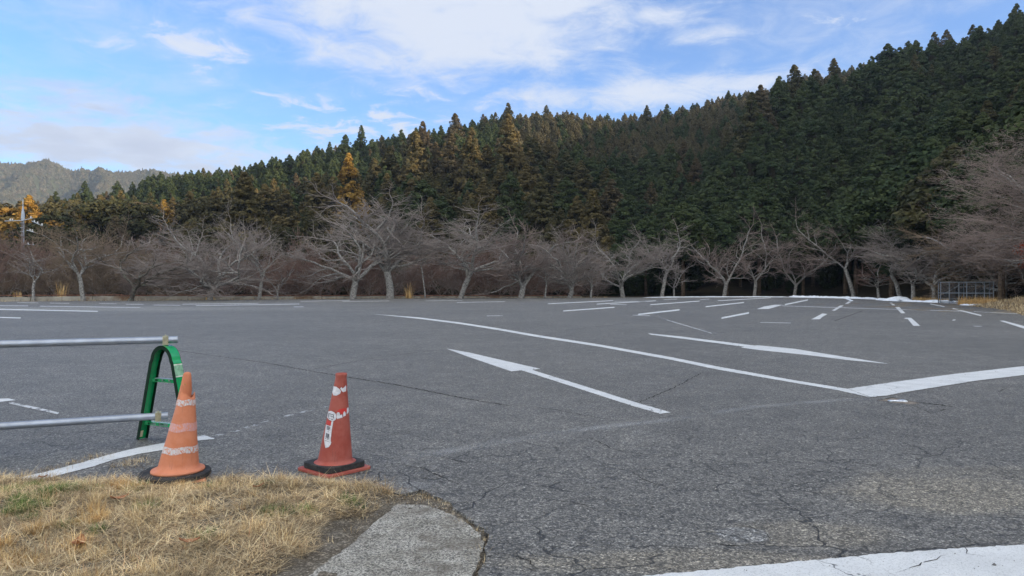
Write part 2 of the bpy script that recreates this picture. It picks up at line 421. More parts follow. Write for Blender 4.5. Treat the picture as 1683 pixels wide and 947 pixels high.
# cracks and scuffs
def crack_mat(name, col):
    m, nt, b, co = mat(name); b.inputs['Base Color'].default_value = c4(col); b.inputs['Roughness'].default_value = .95
    b.inputs['Specular IOR Level'].default_value = .05
    nt.put(b.inputs['Alpha'], nt.remap(nt.noise(co, 14, 5, .7), .36, .44)); return m
M['crack'] = crack_mat('crack_shadow_dirt', (.022,.021,.02))
M['seam'] = crack_mat('fine_crack', (.045,.044,.043))
def ribbon(name, pts, w, m, z=.003, jit=.02, step=.05):
    P = [np.array(G(*p)) for p in pts]; q = []
    for i in range(len(P)-1):
        L = np.linalg.norm(P[i+1]-P[i]); k = max(1, int(L/step))
        for j in range(k): q.append(P[i]+(P[i+1]-P[i])*j/k + rs.uniform(-jit,jit,2))
    q.append(P[-1]); q = np.array(q); n = len(q)
    d = np.gradient(q, axis=0); d /= np.linalg.norm(d, axis=1)[:,None]+1e-9
    nn = np.stack([-d[:,1], d[:,0]], 1); ww = w*(.35+rs.rand(n)*.9)*np.minimum(1, np.minimum(np.arange(n), np.arange(n)[::-1])/6.+.1)
    v = np.vstack([np.c_[q+nn*ww[:,None]/2, np.full(n,z)], np.c_[q-nn*ww[:,None]/2, np.full(n,z)]])
    k = np.arange(n-1); f = np.stack([k, k+n, k+n+1, k+1], 1)[:, ::-1]
    o = link(name, mesh_np(name, v, f, 4), M[m]); tag(o, kind='structure')
for pts, w, mm in [
    ([(1488,659),(1510,662),(1530,664),(1560,668),(1573,671)], .05, 'crack'), ([(1498,667),(1512,671),(1527,673)], .03, 'crack'), ([(1440,659),(1460,655.5),(1468,653.6),(1484,657)], .03, 'crack'), ([(1462,663.5),(1482,666),(1498,667)], .035, 'crack'), ([(1565,672),(1540,676),(1528,673)], .025, 'seam'), ([(1517,674),(1530,680)], .035, 'crack'),
    ([(1508,696),(1530,698),(1548,700)], .025, 'crack'), ([(1548,700),(1580,708)], .012, 'seam'), ([(1620,636),(1648,637),(1690,636)], .02, 'crack'), ([(1640,645),(1655,638)], .02, 'crack'),
    ([(288,576),(438,597),(509,610),(573,620.6),(652,633),(759,654.5),(845,668.7)], .024, 'crack'), ([(845,668),(900,672),(1000,690)], .012, 'seam'), ([(509,608),(616,588.5),(730,574)], .02, 'seam'),
    ([(600,532),(640,527.5),(680,525),(725,522),(826,518.7),(900,514)], .03, 'seam'), ([(1047,663),(1104,639.5),(1155,612.6)], .016, 'seam'), ([(925,544),(980,537),(1038,531)], .03, 'seam'),
    ([(1371,528),(1418,511)], .05, 'seam'), ([(1052,707),(1080,711),(1115,717)], .014, 'crack'), ([(1090,700),(1140,712)], .01, 'seam'), ([(1240,738),(1290,742)], .01, 'seam'), ([(1370,755),(1500,775)], .01, 'seam'),
    ([(800,910),(840,914),(880,921),(905,930)], .018, 'crack'), ([(840,916),(870,922),(885,935),(900,938)], .014, 'crack'), ([(1040,902),(1075,899),(1120,901),(1150,904)], .014, 'crack'),
    ([(1195,863),(1235,866),(1262,880),(1268,890)], .016, 'crack'), ([(1150,890),(1190,898),(1260,900)], .016, 'crack'), ([(1355,872),(1400,880),(1435,890)], .014, 'crack'),
    ([(1583,899),(1592,905),(1590,912),(1622,917)], .020, 'crack'), ([(1470,943),(1500,935),(1545,917),(1560,914)], .010, 'crack'), ([(1340,922),(1356,932),(1400,943)], .006, 'seam'),
    ([(1464,642),(1475,646),(1493,647)], .012, 'seam'), ([(1420,641),(1430,638)], .012, 'seam'), ([(870,815),(960,830),(1010,850)], .007, 'seam'), ([(1030,770),(1060,790),(1130,812)], .007, 'seam'),
    ([(700,745),(760,760),(830,758)], .010, 'seam'), ([(960,715),(1010,740),(1090,752)], .010, 'seam'), ([(0,560),(90,567),(160,574)], .02, 'seam'), ([(640,760),(700,772),(760,800)], .012, 'seam')]:
    ribbon('asphalt_crack', pts, w, mm, z=.0055 if pts[0][0] in (1470,1583,1340) else (.0105 if pts[0][0] in (1464,1420) else .003), jit=min(.015, w*1.2))
def scuff():
    m, nt, b, co = mat('pale_tyre_scuff')
    b.inputs['Base Color'].default_value = c4((.33,.33,.33)); b.inputs['Roughness'].default_value = .9
    uv = nt.new('ShaderNodeAttribute'); uv.attribute_name = 'across'
    a = nt.remap(uv.outputs['Fac'], 0, 1, 0, .95)
    a = nt.m('MULTIPLY', a, nt.remap(nt.noise(co, 55, 4, .7), .4, .62)); a = nt.m('MULTIPLY', a, nt.remap(nt.noise(co, .8, 4), .3, .6))
    nt.put(b.inputs['Alpha'], a)
    def one(pts, w, z):
        t = np.linspace(0, len(pts)-1, 60); gx = np.interp(t, range(len(pts)), [G(*p)[0] for p in pts]); gy = np.interp(t, range(len(pts)), [G(*p)[1] for p in pts])
        q = np.stack([gx, gy], 1); d = np.gradient(q, axis=0); d /= np.linalg.norm(d, axis=1)[:,None]; nn = np.stack([-d[:,1], d[:,0]], 1)
        v = np.vstack([np.c_[q+nn*w, np.full(60,z)], np.c_[q, np.full(60,z)], np.c_[q-nn*w, np.full(60,z)]])
        k = np.arange(59); f = np.vstack([np.stack([k+60*i, k+60*(i+1), k+1+60*(i+1), k+1+60*i], 1) for i in (0,1)])[:, ::-1]
        me = mesh_np('tyre_scuff', v, f, 4); at = me.attributes.new('across', 'FLOAT', 'POINT')
        at.data.foreach_set('value', np.r_[np.zeros(60), np.ones(60), np.zeros(60)].astype(np.float32))
        tag(link('tyre_scuff', me, m), kind='structure')
    one([(620,757),(720,745),(850,722),(960,706),(1100,690),(1250,668),(1420,655)], .16, .0015)
    one([(1180,548),(1120,533),(1085,522),(1070,514)], .12, .0022)
scuff()

# ---------------------------------------------------------------- near verge: soil, slab, grass
grass_px = [(-200,792),(0,787),(120,792),(200,793),(300,797),(360,786),(430,785),(500,791),(570,794),(610,796),(640,806),(660,815),(640,824),(600,834),(560,850),(530,870),(505,890),(480,912),(445,947),(380,1010),(100,1100),(-400,1100)]
grass_poly = np.array([G(*p) for p in grass_px])
def inpoly(x, y, P):
    ins = np.zeros(x.shape, bool); n = len(P); j = n-1
    for i in range(n):
        xi, yi = P[i]; xj, yj = P[j]
        c = ((yi > y) != (yj > y)) & (x < (xj-xi)*(y-yi)/(yj-yi+1e-12)+xi); ins ^= c; j = i
    return ins
def sdist(x, y, P):
    d = np.full(x.shape, 1e9); n = len(P)
    for i in range(n):
        a = P[i]; b = P[(i+1) % n]; e = b-a; t = np.clip(((x-a[0])*e[0]+(y-a[1])*e[1])/(e@e), 0, 1)
        d = np.minimum(d, np.hypot(x-a[0]-e[0]*t, y-a[1]-e[1]*t))
    return np.where(inpoly(x, y, P), d, -d)
def soil_h(x, y):
    s = sdist(x, y, grass_poly) + (vnoise(x,y,.12,5)-.5)*.10
    z = -.018 + .032*np.clip(s/.14+.3, 0, 1) + (vnoise(x,y,.3,3)-.5)*.03 + (vnoise(x,y,.07,4)-.5)*.014
    far = np.clip((y-5.2)/.3, 0, 1)
    sn = sdist(x, y, np.array(notch_full))
    return np.where(s > 0, z, np.minimum(z, -.009+(vnoise(x,y,.05,8)-.5)*.008+(vnoise(x,y,.2,18)-.5)*.016)) 
notch_full = notch + [(.6,1.5),(.6,-1),(-9,-1),(-9,4.4)]
def build_soil():
    xs = np.arange(-5.2, .62, .022); ys = np.arange(1.4, 5.5, .022)
    X, Y = np.meshgrid(xs, ys); Z = soil_h(X, Y)
    v = np.stack([X.ravel(), Y.ravel(), Z.ravel()], 1); nx = len(xs); ny = len(ys)
    i, j = np.meshgrid(np.arange(nx-1), np.arange(ny-1)); a = (j*nx+i).ravel()
    f = np.stack([a, a+1, a+1+nx, a+nx], 1)
    m, nt, b, co = mat('verge_soil')
    n = nt.noise(co, 5, 6, .7); v1 = nt.vor(co, 110); sp = nt.new('ShaderNodeSeparateColor'); nt.put(sp.inputs[0], v1.outputs['Color'])
    c = nt.ramp(n, [(.3,c4((.085,.070,.052))),(.5,c4((.135,.115,.090))),(.7,c4((.19,.17,.14)))])
    c = nt.mix(1.0, c, nt.ramp(sp.outputs[0], [(0,.5),(.7,1.0),(.93,1.6),(1,2.4)]), 'MULTIPLY')
    nt.put(b.inputs['Base Color'], c); b.inputs['Roughness'].default_value = .95; b.inputs['Specular IOR Level'].default_value = .1
    nt.put(b.inputs['Normal'], nt.bump(nt.m('ADD', sp.outputs[0], nt.noise(co, 40, 4)), .8, .008))
    tag(link('verge_soil', mesh_np('verge_soil', v, f, 4, True), m), kind='structure')
build_soil()
def build_slab():
    pts = [G(*p) for p in [(652,828),(692,828),(722,836),(760,852),(788,874),(795,893),(788,912),(784,930),(775,947),(752,1010),(640,1200),(330,1200),(420,1040),(503,947),(530,927),(572,897),(600,872),(628,848)]]
    pts = rough_pts(pts+[pts[0]], .04, .010)[:-1]
    m, nt, b, co = mat('exposed_aggregate_concrete')
    v1 = nt.vor(co, 120); sp = nt.new('ShaderNodeSeparateColor'); nt.put(sp.inputs[0], v1.outputs['Color'])
    v2 = nt.vor(co, 230); sp2 = nt.new('ShaderNodeSeparateColor'); nt.put(sp2.inputs[0], v2.outputs['Color'])
    c = nt.ramp(nt.noise(co, 4, 6, .7), [(.3,c4((.20,.185,.15))),(.55,c4((.32,.30,.26))),(.75,c4((.42,.40,.35)))])
    c = nt.mix(1.0, c, nt.ramp(sp.outputs[0], [(0,.28),(.3,.6),(.5,1.1),(1,1.5)]), 'MULTIPLY')
    c = nt.mix(1.0, c, nt.ramp(sp2.outputs[1], [(0,.5),(.5,1),(1,1.4)]), 'MULTIPLY')
    c = nt.mix(nt.remap(nt.noise(co, 3.5, 7, .75), .46, .66, 0, .75), c, c4((.125,.105,.08)))
    nt.put(b.inputs['Base Color'], c); b.inputs['Roughness'].default_value = .85
    nt.put(b.inputs['Normal'], nt.bump(nt.m('ADD', sp.outputs[0], sp2.outputs[1]), .8, .006))
    o = poly_mesh('concrete_slab', pts, -.007, .05, m); tag(o, kind='structure')
build_slab()

def blades(N_, xs, ys, zs, length, width, tilt, heading, curl, segs=3):
    """thin tapering grass blades, vectorised; returns verts and quads"""
    k = segs+1; t = np.linspace(0, 1, k)
    hx, hy = np.cos(heading), np.sin(heading)
    sx, sy = -hy, hx
    out = np.zeros((N_, k, 2, 3)); px = xs.copy(); py = ys.copy(); pz = zs.copy(); ang = tilt.copy()
    for i in range(k):
        w = width*(1-.85*t[i])*.5
        out[:, i, 0] = np.stack([px+sx*w, py+sy*w, pz], 1); out[:, i, 1] = np.stack([px-sx*w, py-sy*w, pz], 1)
        st = length/segs; px = px+np.sin(ang)*hx*st; py = py+np.sin(ang)*hy*st; pz = pz+np.cos(ang)*st
        ang = np.minimum(ang+curl/segs, 1.75); pz = np.maximum(pz, zs-.004)
    v = out.reshape(-1, 3); b = (np.arange(N_)*k*2)[:,None]
    q = np.concatenate([np.stack([b+2*i, b+2*i+1, b+2*i+3, b+2*i+2], 2).reshape(-1,4) for i in range(segs)])
    return v, q
def straw_mat(name, stops):
    m, nt, b, co = mat(name); ge = nt.new('ShaderNodeNewGeometry')
    c = nt.ramp(ge.outputs['Random Per Island'], [(p, c4(q)) for p, q in stops])
    c = nt.mix(1.0, c, nt.remap(nt.noise(co, 3, 4), .3, .7, .65, 1.25), 'MULTIPLY')
    nt.put(b.inputs['Base Color'], c); b.inputs['Roughness'].default_value = .7; b.inputs['Specular IOR Level'].default_value = .25
    return m
M['straw'] = straw_mat('dry_straw', [(0,(.27,.165,.07)),(.3,(.56,.39,.19)),(.6,(.74,.56,.30)),(.85,(.88,.73,.46)),(1,(.40,.20,.09))])
M['mat'] = straw_mat('matted_dead_grass', [(0,(.08,.052,.028)),(.35,(.27,.185,.10)),(.7,(.54,.40,.22)),(1,(.82,.67,.42))])
M['orange_straw'] = straw_mat('orange_straw', [(0,(.40,.22,.08)),(.5,(.60,.37,.14)),(1,(.68,.48,.22))])
M['green'] = straw_mat('green_grass_blades', [(0,(.05,.095,.02)),(.5,(.11,.18,.04)),(.88,(.25,.30,.10)),(1,(.60,.50,.26))])
def tufts(name, centres, per, m, rad, hmin, hmax, tmax, label=None, wid=(.0018,.0032), z0=None, seed=1, kind='stuff'):
    r_ = np.random.RandomState(seed); cx = np.repeat([c[0] for c in centres], per); cy = np.repeat([c[1] for c in centres], per)
    n = len(cx); a = r_.rand(n)*6.28; q = np.sqrt(r_.rand(n))*rad*(.5+np.repeat(r_.rand(len(centres)), per)*.9)
    x = cx+np.cos(a)*q; y = cy+np.sin(a)*q
    z = (soil_h(x, y) if z0 is None else np.full(n, z0))-.003
    L = r_.uniform(hmin, hmax, n)*np.repeat(r_.uniform(.7,1.25,len(centres)), per)
    v, f = blades(n, x, y, z, L, r_.uniform(*wid, n), r_.rand(n)*tmax, a+r_.randn(n)*.7, r_.uniform(.2,1.4,n))
    o = link(name, mesh_np(name, v, f, 4), M[m])
    if kind: tag(o, label, 'grass' if label else None, kind=kind)
    return o
def grass():
    r_ = np.random.RandomState(3)
    def pts(n, margin=.0, dens=None):
        X = []; Yy = []
        while sum(map(len, X)) < n:
            py = r_.uniform(778, 990, n*2); px = r_.uniform(-130, 690, n*2)
            # uniform over the ground, not over the picture
            w = (1/(py-HZ))**3; keep = r_.rand(n*2) < w/w.max(); px = px[keep]; py = py[keep]
            Y = CH*F/(py-HZ); x = (px-CX)/F*Y
            s = sdist(x, Y, grass_poly)+(vnoise(x,Y,.15,9)-.5)*.16; k = s > margin
            if dens is not None: k &= r_.rand(len(x)) < dens(x, Y)
            X.append(x[k]); Yy.append(Y[k])
        return np.concatenate(X)[:n], np.concatenate(Yy)[:n]
    # flattened mat
    n = 44000
    x, y = pts(n, -.02, lambda a, b: .16+.84*(vnoise(a,b,.16,11) > .42))
    h = soil_h(x, y)
    v, f = blades(n, x, y, h+r_.rand(n)*.012, r_.uniform(.03,.13,n), r_.uniform(.0015,.0034,n), r_.uniform(1.2,1.62,n), r_.rand(n)*6.28, r_.uniform(-.5,.5,n))
    o = link('matted_grass', mesh_np('matted_grass', v, f, 4), M['mat']); tag(o, 'flattened mat of dead grass covering the verge in the near left corner', 'grass', kind='stuff')
    n = 12000
    x, y = pts(n, .01, lambda a, b: .12+.88*(vnoise(a,b,.22,12) > .48)*np.clip(1.25-(a+2.6)*.45, .25, 1))
    v, f = blades(n, x, y, soil_h(x,y), r_.uniform(.03,.085,n), r_.uniform(.0016,.0032,n), r_.uniform(.6,1.5,n), r_.rand(n)*6.28, r_.uniform(.2,1.5,n))
    o = link('dry_grass', mesh_np('dry_grass', v, f, 4), M['straw']); tag(o, 'loose pale straw coloured grass blades standing up from the near left verge', 'grass', kind='stuff')
    n = 3800
    x, y = pts(n, .02)
    v, f = blades(n, x, y, soil_h(x,y)+r_.uniform(.012,.03,n), r_.uniform(.08,.20,n), r_.uniform(.0022,.0042,n), r_.uniform(1.25,1.6,n), r_.rand(n)*6.28, r_.uniform(-.5,.4,n), 4)
    o = link('fallen_straw', mesh_np('fallen_straw', v, f, 4), M['straw']); tag(o, 'long pale straws lying criss-cross over the near left verge', 'grass', kind='stuff')
    cx, cy = pts(170, .03)
    tufts('straw_tufts', list(zip(cx, cy)), 75, 'straw', .050, .035, .09, 1.15, 'tufts of pale dry grass scattered over the near left verge', seed=4)
    rim = [G(p, q) for p, q in [(20,800),(60,798),(140,800),(180,806),(230,800),(330,793),(350,788),(380,784),(400,788),(430,790),(470,792),(510,794),(555,797),(590,800),(612,806),(630,812),(260,803),(300,803),(450,788),(365,795)]]
    tufts('verge_edge_tufts', rim, 70, 'straw', .07, .02, .05, 1.1, 'fringe of dry grass along the asphalt edge beneath the cones', seed=5)
    org = [G(p, q) for p, q in [(150,850),(165,860),(140,865),(195,803),(205,808),(130,905),(20,925),(40,935),(10,905),(60,880),(300,800)]]
    tufts('orange_tufts', org, 190, 'orange_straw', .055, .05, .10, .8, 'orange tinged tufts of dry grass in the near left corner', seed=6)
    grn = [G(p, q) for p, q in [(15,812),(45,806),(70,822),(30,830),(95,815),(130,806),(150,812),(215,812),(228,806),(570,828),(580,832),(330,888),(338,894),(110,870),(160,880),(440,848),(452,852),(435,805),(500,847),(240,845),(20,850),(45,862),(345,802)]]
    grn += [G(p+dp, q+dq) for p, q in [(15,812),(45,806),(70,822),(30,830),(95,815),(20,845),(55,840)] for dp, dq in ((8,3),(-9,5),(14,-4))]
    tufts('green_tufts', grn, 200, 'green', .06, .03, .075, 1.0, 'small tufts of grass still green among the dry grass of the verge', seed=7)
    # thin dry seam beside the painted line
    seam = [G(p, q) for p, q in [(35,786),(60,778),(85,772),(105,768),(125,761),(150,754),(165,752),(195,765),(215,760),(232,757),(245,762),(225,765),(205,768),(180,788),(110,792)]]
    tufts('seam_grass', seam, 60, 'mat', .09, .02, .05, 1.5, 'thin dead grass growing in the seam beside the painted line by the cones', z0=.002, seed=8)
    gap = [G(p, q) for p, q in [(650,818),(670,815),(690,812),(705,816),(720,822),(735,830),(715,828),(740,845),(765,858),(785,872),(796,888),(795,905),(790,925),(640,826),(600,850),(575,870),(540,890),(680,822),(697,818)]]
    tufts('gap_grass', gap, 26, 'mat', .05, .02, .05, 1.5, 'sparse dead grass in the gap between concrete slab and broken asphalt', z0=-.012, seed=9)
grass()
def leaves():
    m = simple('dead_leaf', (.34,.15,.07), .7, var=.35, scale=30)
    spots = [(128,905,1.5,'large curled orange brown leaf lying in the grass near the left corner'),(195,828,1.0,'orange dead leaf below the left cone in the dry grass'),
             (425,810,.7,'small dead leaf in the grass right of the left cone'),(310,905,.9,'reddish dead leaf beside the green tuft in the verge'),(70,795,.6,'tiny brown leaf at the verge edge near the frame side')]
    for px, py, s, lab in spots:
        x, y = G(px, py); a = random.random()*6; L = .055*s; W = .022*s; vs = []; fs = []
        for i in range(7):
            t = i/6; w = W*math.sin(math.pi*min(max(t,.03),.97))
            for j in (-1,0,1): vs.append((L*(t-.5)*2, j*w, .02*s*(2*t-1)**2+abs(j)*.010*s))
        for i in range(6):
            for j in (0,1): fs.append((i*3+j, i*3+j+1, i*3+j+4, i*3+j+3))
        me = bpy.data.meshes.new('fallen_leaf'); me.from_pydata(vs, [], fs)
        o = link('fallen_leaf', me, m); o.location = (x, y, float(soil_h(np.array([x]), np.array([y]))[0])+.022); o.rotation_euler = (.1, .1, a)
        sm = o.modifiers.new('s', 'SOLIDIFY'); sm.thickness = .001
        tag(o, lab, 'leaf')
leaves()
def pebbles():
    """loose grit on the broken asphalt near the slab: countless"""
    n = 900; r_ = np.random.RandomState(11); py = r_.uniform(700, 947, n); px = r_.uniform(560, 1683, n)
    Y = CH*F/(py-HZ); x = (px-CX)/F*Y; s = r_.uniform(.002,.006,n)*(1+1.2*(r_.rand(n) > .97))
    V = []; T = []
    base = np.array([(1,0,0),(-1,0,0),(0,1,0),(0,-1,0),(0,0,.8),(0,0,-.8)], float)
    tri = np.array([(0,2,4),(2,1,4),(1,3,4),(3,0,4),(2,0,5),(1,2,5),(3,1,5),(0,3,5)])
    for i in range(n):
        V.append(base*(1+r_.uniform(-.3,.3,(6,1)))*s[i]+[x[i], Y[i], s[i]*.4]); T.append(tri+6*i)
    m = simple('grit', (.22,.21,.20), .8, var=.5, scale=3)
    o = link('loose_grit', mesh_np('loose_grit', np.concatenate(V), np.concatenate(T), 3), m)
    tag(o, 'loose grit scattered over the near asphalt', 'grit', kind='stuff')
pebbles()

# ---------------------------------------------------------------- cones
def cone_material(name, col, col2, dirt):
    m, nt, b, co = mat(name)
    n = nt.noise(co, 7, 6, .65)
    c = nt.mix(nt.remap(n, .35, .65), c4(col), c4(col2))
    st = nt.new('ShaderNodeMapping'); nt.put(st.inputs[0], co); st.inputs['Scale'].default_value = (30,30,4)
    c = nt.mix(nt.remap(nt.noise(st.outputs[0], 1.5, 6, .7), .55, .75, 0, .55), c, c4(dirt))
    c = nt.mix(nt.remap(nt.noise(co, 60, 4, .7), .62, .72, 0, .5), c, c4(dirt))
    nt.put(b.inputs['Base Color'], c); b.inputs['Roughness'].default_value = .6; b.inputs['Specular IOR Level'].default_value = .3
    nt.put(b.inputs['Normal'], nt.bump(nt.noise(co, 25, 5), .25, .01))
    return m
def worn_band(name, col, thr, scale, under):
    m, nt, b, co = mat(name)
    st = nt.new('ShaderNodeMapping'); nt.put(st.inputs[0], co); st.inputs['Scale'].default_value = (1,1,.45)
    v = nt.vor(st.outputs[0], scale, 'DISTANCE_TO_EDGE')
    k = nt.m('MULTIPLY', nt.remap(v.outputs['Distance'], .03, .09), nt.remap(nt.noise(co, 26, 5, .7), thr, thr+.06))
    c = nt.mix(nt.noise(co, 90, 2), c4(col), c4([q*.75 for q in col]))
    nt.put(b.inputs['Base Color'], nt.mix(k, c4(under), c)); b.inputs['Roughness'].default_value = .45
    return m
M['cone_orange'] = cone_material('faded_orange_plastic', (.51,.170,.080), (.57,.215,.12), (.33,.13,.08))
M['cone_red'] = cone_material('faded_red_plastic', (.30,.060,.042), (.36,.10,.075), (.17,.055,.045))
M['rubber'] = simple('black_rubber', (.016,.016,.017), .8, var=.3, scale=30, bump=.6, bscale=120, dirt=(.045,.04,.035), dscale=12)
M['band1'] = worn_band('worn_white_band', (.60,.57,.58), .34, 60, (.55,.20,.10))
M['band2'] = worn_band('worn_pink_band', (.60,.33,.32), .36, 75, (.60,.22,.12))
M['white_sticker'] = simple('old_white_sticker', (.58,.57,.60), .45, var=.15, scale=40)
M['ink'] = simple('sticker_ink', (.03,.03,.045), .5)
M['red_ink'] = simple('bright_red_patch', (.50,.03,.025), .5, var=.2, scale=20)
def cone_left():
    S = .00432
    x, y = -2.355, 5.10
    root = empty('traffic_cone', (x, y, 0)); tag(root, 'faded orange traffic cone with torn top and round black weight, beside the green frame', 'traffic cone')
    tl = R(6.8)
    def lean(p, t=0): return Vector((p.x+p.z*math.tan(tl)+.012, p.y+p.z*.01, p.z))
    def rad(z): return .138+(.050-.138)*(z-.05)/(.60-.05)
    b = MB(); hw = .195   # square foot peeking out beneath the weight
    b.box((-.01,0,.010), (hw*2, hw*2, .018), Matrix.Rotation(R(28),3,'Z')); b.build('base', M['cone_orange'], root, bevel=.008)
    b = MB()
    b.lathe([(.150,.020),(.228,.020),(.235,.028),(.235,.050),(.227,.058),(.150,.058)], 56, True); b.build('weight_ring', M['rubber'], root, smooth=False, bevel=.003)
    # outer sleeve: torn open near the top, higher on its left side
    b = MB()
    def tornz(t): return .590+.015*math.sin(3*t)+.10*max(0, math.cos(t-math.pi))**2 if True else 0
    prof = [(.172,.058),(.174,.068),(.170,.076),(.160,.080),(.144,.084),(rad(.10),.10)]+[(rad(z), z) for z in np.linspace(.12,.58,12)]
    def fn(p, t):
        if p.z > .57: 
            z = tornz(t); r = rad(z); p = Vector((r*math.cos(t), r*math.sin(t), z))
        w = 1+.012*math.sin(2*t+p.z*9)
        p = Vector((p.x*w, p.y*w, p.z)); return lean(p)
    b.lathe(prof, 56, False, fn); o = b.build('cone_body', M['cone_orange'], root, smooth=True)
    sm = o.modifiers.new('s','SOLIDIFY'); sm.thickness = .004; sm.offset = -1
    # the inner tip pokes out, pushed to the left of the torn rim
    b = MB()
    def fn2(p, t):
        w = 1+.10*math.sin(t*3+p.z*20)
        q = Vector((p.x*w, p.y*w, p.z)); return lean(q)+Vector((-.017,0,0))
    b.lathe([(.046,.52),(.040,.62),(.032,.68),(.026,.725),(.023,.738),(.017,.745),(.008,.748),(.001,.748)], 28, False, fn2)
    o = b.build('cone_tip', M['cone_orange'], root, smooth=True)
    def band(z0, z1, m_, lab):
        b = MB()
        def f3(p, t):
            w = 1+.012*math.sin(2*t+p.z*9); zz = p.z+.004*math.sin(5*t)
            return lean(Vector((p.x*w, p.y*w, zz)))
        b.lathe([(rad(z)+.0022, z) for z in np.linspace(z0, z1, 4)], 56, False, f3)
        o = b.build('reflective_band', m_, root, smooth=True); o['label'] = lab
    band(.195,.240, M['band1'], 'lowest band, mottled white'); band(.345,.400, M['band2'], 'middle band, worn pinkish'); band(.520,.560, M['band1'], 'upper band, faint grey')
    # little square mark near the tip
    b = MB(); p = lean(Vector((-.010,-.030,.665))); b.box(p, (.012,.010,.010)); o = b.build('vent_hole', simple('ochre_mark', (.45,.22,.06), .7), root)
cone_left()
def cone_right():
    x, y = -1.305, 5.36
    root = empty('traffic_cone', (x, y, 0)); tag(root, 'weathered red traffic cone with peeling white stickers and square black weight, standing alone', 'traffic cone')
    def rad(z): return .126+(.0385-.126)*(z-.06)/(.69-.06)
    def lean(p, t=0): return Vector((p.x+(p.z)*.090, p.y-p.z*.075, p.z))
    Mz = Matrix.Rotation(R(49),3,'Z')
    def rsq(h, r, z0, z1, inner=None):
        ring = []
        for q in range(4):
            for k in range(6):
                a = math.pi/2*q+math.pi/2*k/5; cx = (h-r)*(1 if q in (0,3) else -1); cy = (h-r)*(1 if q in (0,1) else -1)
                ring.append(Vector((cx+r*math.cos(a), cy+r*math.sin(a), 0)))
        return [Mz@p for p in ring]
    def plate(h, r, z0, z1, hole, name, m_):
        b = MB(); out = rsq(h, r, z0, z1); n = len(out)
        inn = [Vector((hole*math.cos(math.atan2(p.y,p.x)), hole*math.sin(math.atan2(p.y,p.x)), 0)) for p in out]
        tilt = lambda p: Vector((p.x, p.y, p.z-(p.y)*0.0+0))
        vs = [p+Vector((0,0,z0)) for p in out]+[p+Vector((0,0,z1)) for p in out]+[p+Vector((0,0,z1)) for p in inn]+[p+Vector((0,0,z0)) for p in inn]
        fs = []
        for i in range(n):
            j = (i+1) % n
            fs += [(i,j,n+j,n+i),(n+i,n+j,2*n+j,2*n+i),(2*n+i,2*n+j,3*n+j,3*n+i),(3*n+i,3*n+j,j,i)]
        b.add(vs, fs); return b.build(name, m_, root, bevel=.004)
    plate(.196,.035,.002,.022,.10,'base', M['cone_red'])
    plate(.168,.045,.022,.064,.10,'weight_ring', M['rubber'])
    b = MB()
    prof = [(.150,.060),(.151,.064),(.140,.068),(.128,.071),(rad(.09),.09)]+[(rad(z), z) for z in np.linspace(.12,.685,14)]+[(.0400,.690),(.0415,.700),(.0415,.712),(.0385,.716),(.034,.714),(.032,.69),(.034,.60)]
    b.lathe(prof, 56, False, lambda p, t: lean(p)); b.build('cone_body', M['cone_red'], root, smooth=True)
    tc = math.atan2(-y, -x)        # direction from the cone to the viewer
    def patch(name, m_, outline, lift, lab=None):
        """outline: list of (s, z), s = metres round the cone to the right of the face towards the car park entrance"""
        from mathutils.geometry import tessellate_polygon
        P = []
        n = len(outline)
        for i in range(n):
            a = outline[i]; c = outline[(i+1) % n]; k = max(1, int(math.hypot(a[0]-c[0], a[1]-c[1])/.008))
            P += [(a[0]+(c[0]-a[0])*j/k, a[1]+(c[1]-a[1])*j/k) for j in range(k)]
        tri = tessellate_polygon([[Vector((p[0], p[1], 0)) for p in P]])
        def mp(p):
            r = rad(p[1])+lift; t = tc+p[0]/rad(p[1]); return lean(Vector((r*math.cos(t), r*math.sin(t), p[1])))
        for _ in range(3):
            T2 = []
            for t in tri:
                a_, b_, c_ = t; k = len(P)
                P += [((P[i][0]+P[j][0])/2, (P[i][1]+P[j][1])/2) for i, j in ((a_,b_),(b_,c_),(c_,a_))]
                T2 += [(a_,k,k+2),(k,b_,k+1),(k+2,k+1,c_),(k,k+1,k+2)]
            tri = T2
            if len(tri) > 1500: break
        b = MB(); b.add([mp(p) for p in P], [tuple(t) for t in tri]); o = b.build(name, m_, root)
        if lab: o['label'] = lab
        return o
    kx = .00453; cz = lambda X, Yp: 0
    # photograph coordinates (X, Y) on the cone face -> (arc, height)
    def pc(X, Yp):
        z = (765.5-Yp)*kx+.045; ctr = 550+(765.5-Yp)*.0725
        off = (X-ctr)*kx; r = rad(z); off = max(-.97*r, min(.97*r, off)); return (math.asin(off/r)*r, z)
    def pp(name, m_, pts, lift, lab=None): return patch(name, m_, [pc(*p) for p in pts], lift, lab)
    W = M['white_sticker']
    pp('sticker', W, [(547,640),(549,638),(553,638),(557,641),(560,645),(558.5,649),(553,652),(548.5,652),(546.6,647)], .002, 'rounded pale sticker near the top')
    for k, pts in enumerate([[(558.5,641),(561,638.5),(562,641),(565,639),(567.5,636.5),(568,641),(567.5,646),(563,647),(561,644.5)],[(569.2,631.5),(570,631.5),(570.4,645),(569.6,645)],[(571.6,650),(572.3,650),(572.8,664),(572,664)]]):
        pp('sticker_fragment', W, pts, .002)
    # round label and its tail
    pp('sticker', W, [(538,681),(541,678),(545,676.5),(549,678),(552,681),(553,686),(551.5,690),(548,692.5),(543,691),(539,688),(537.3,684)], .002, 'round white label with dark print')
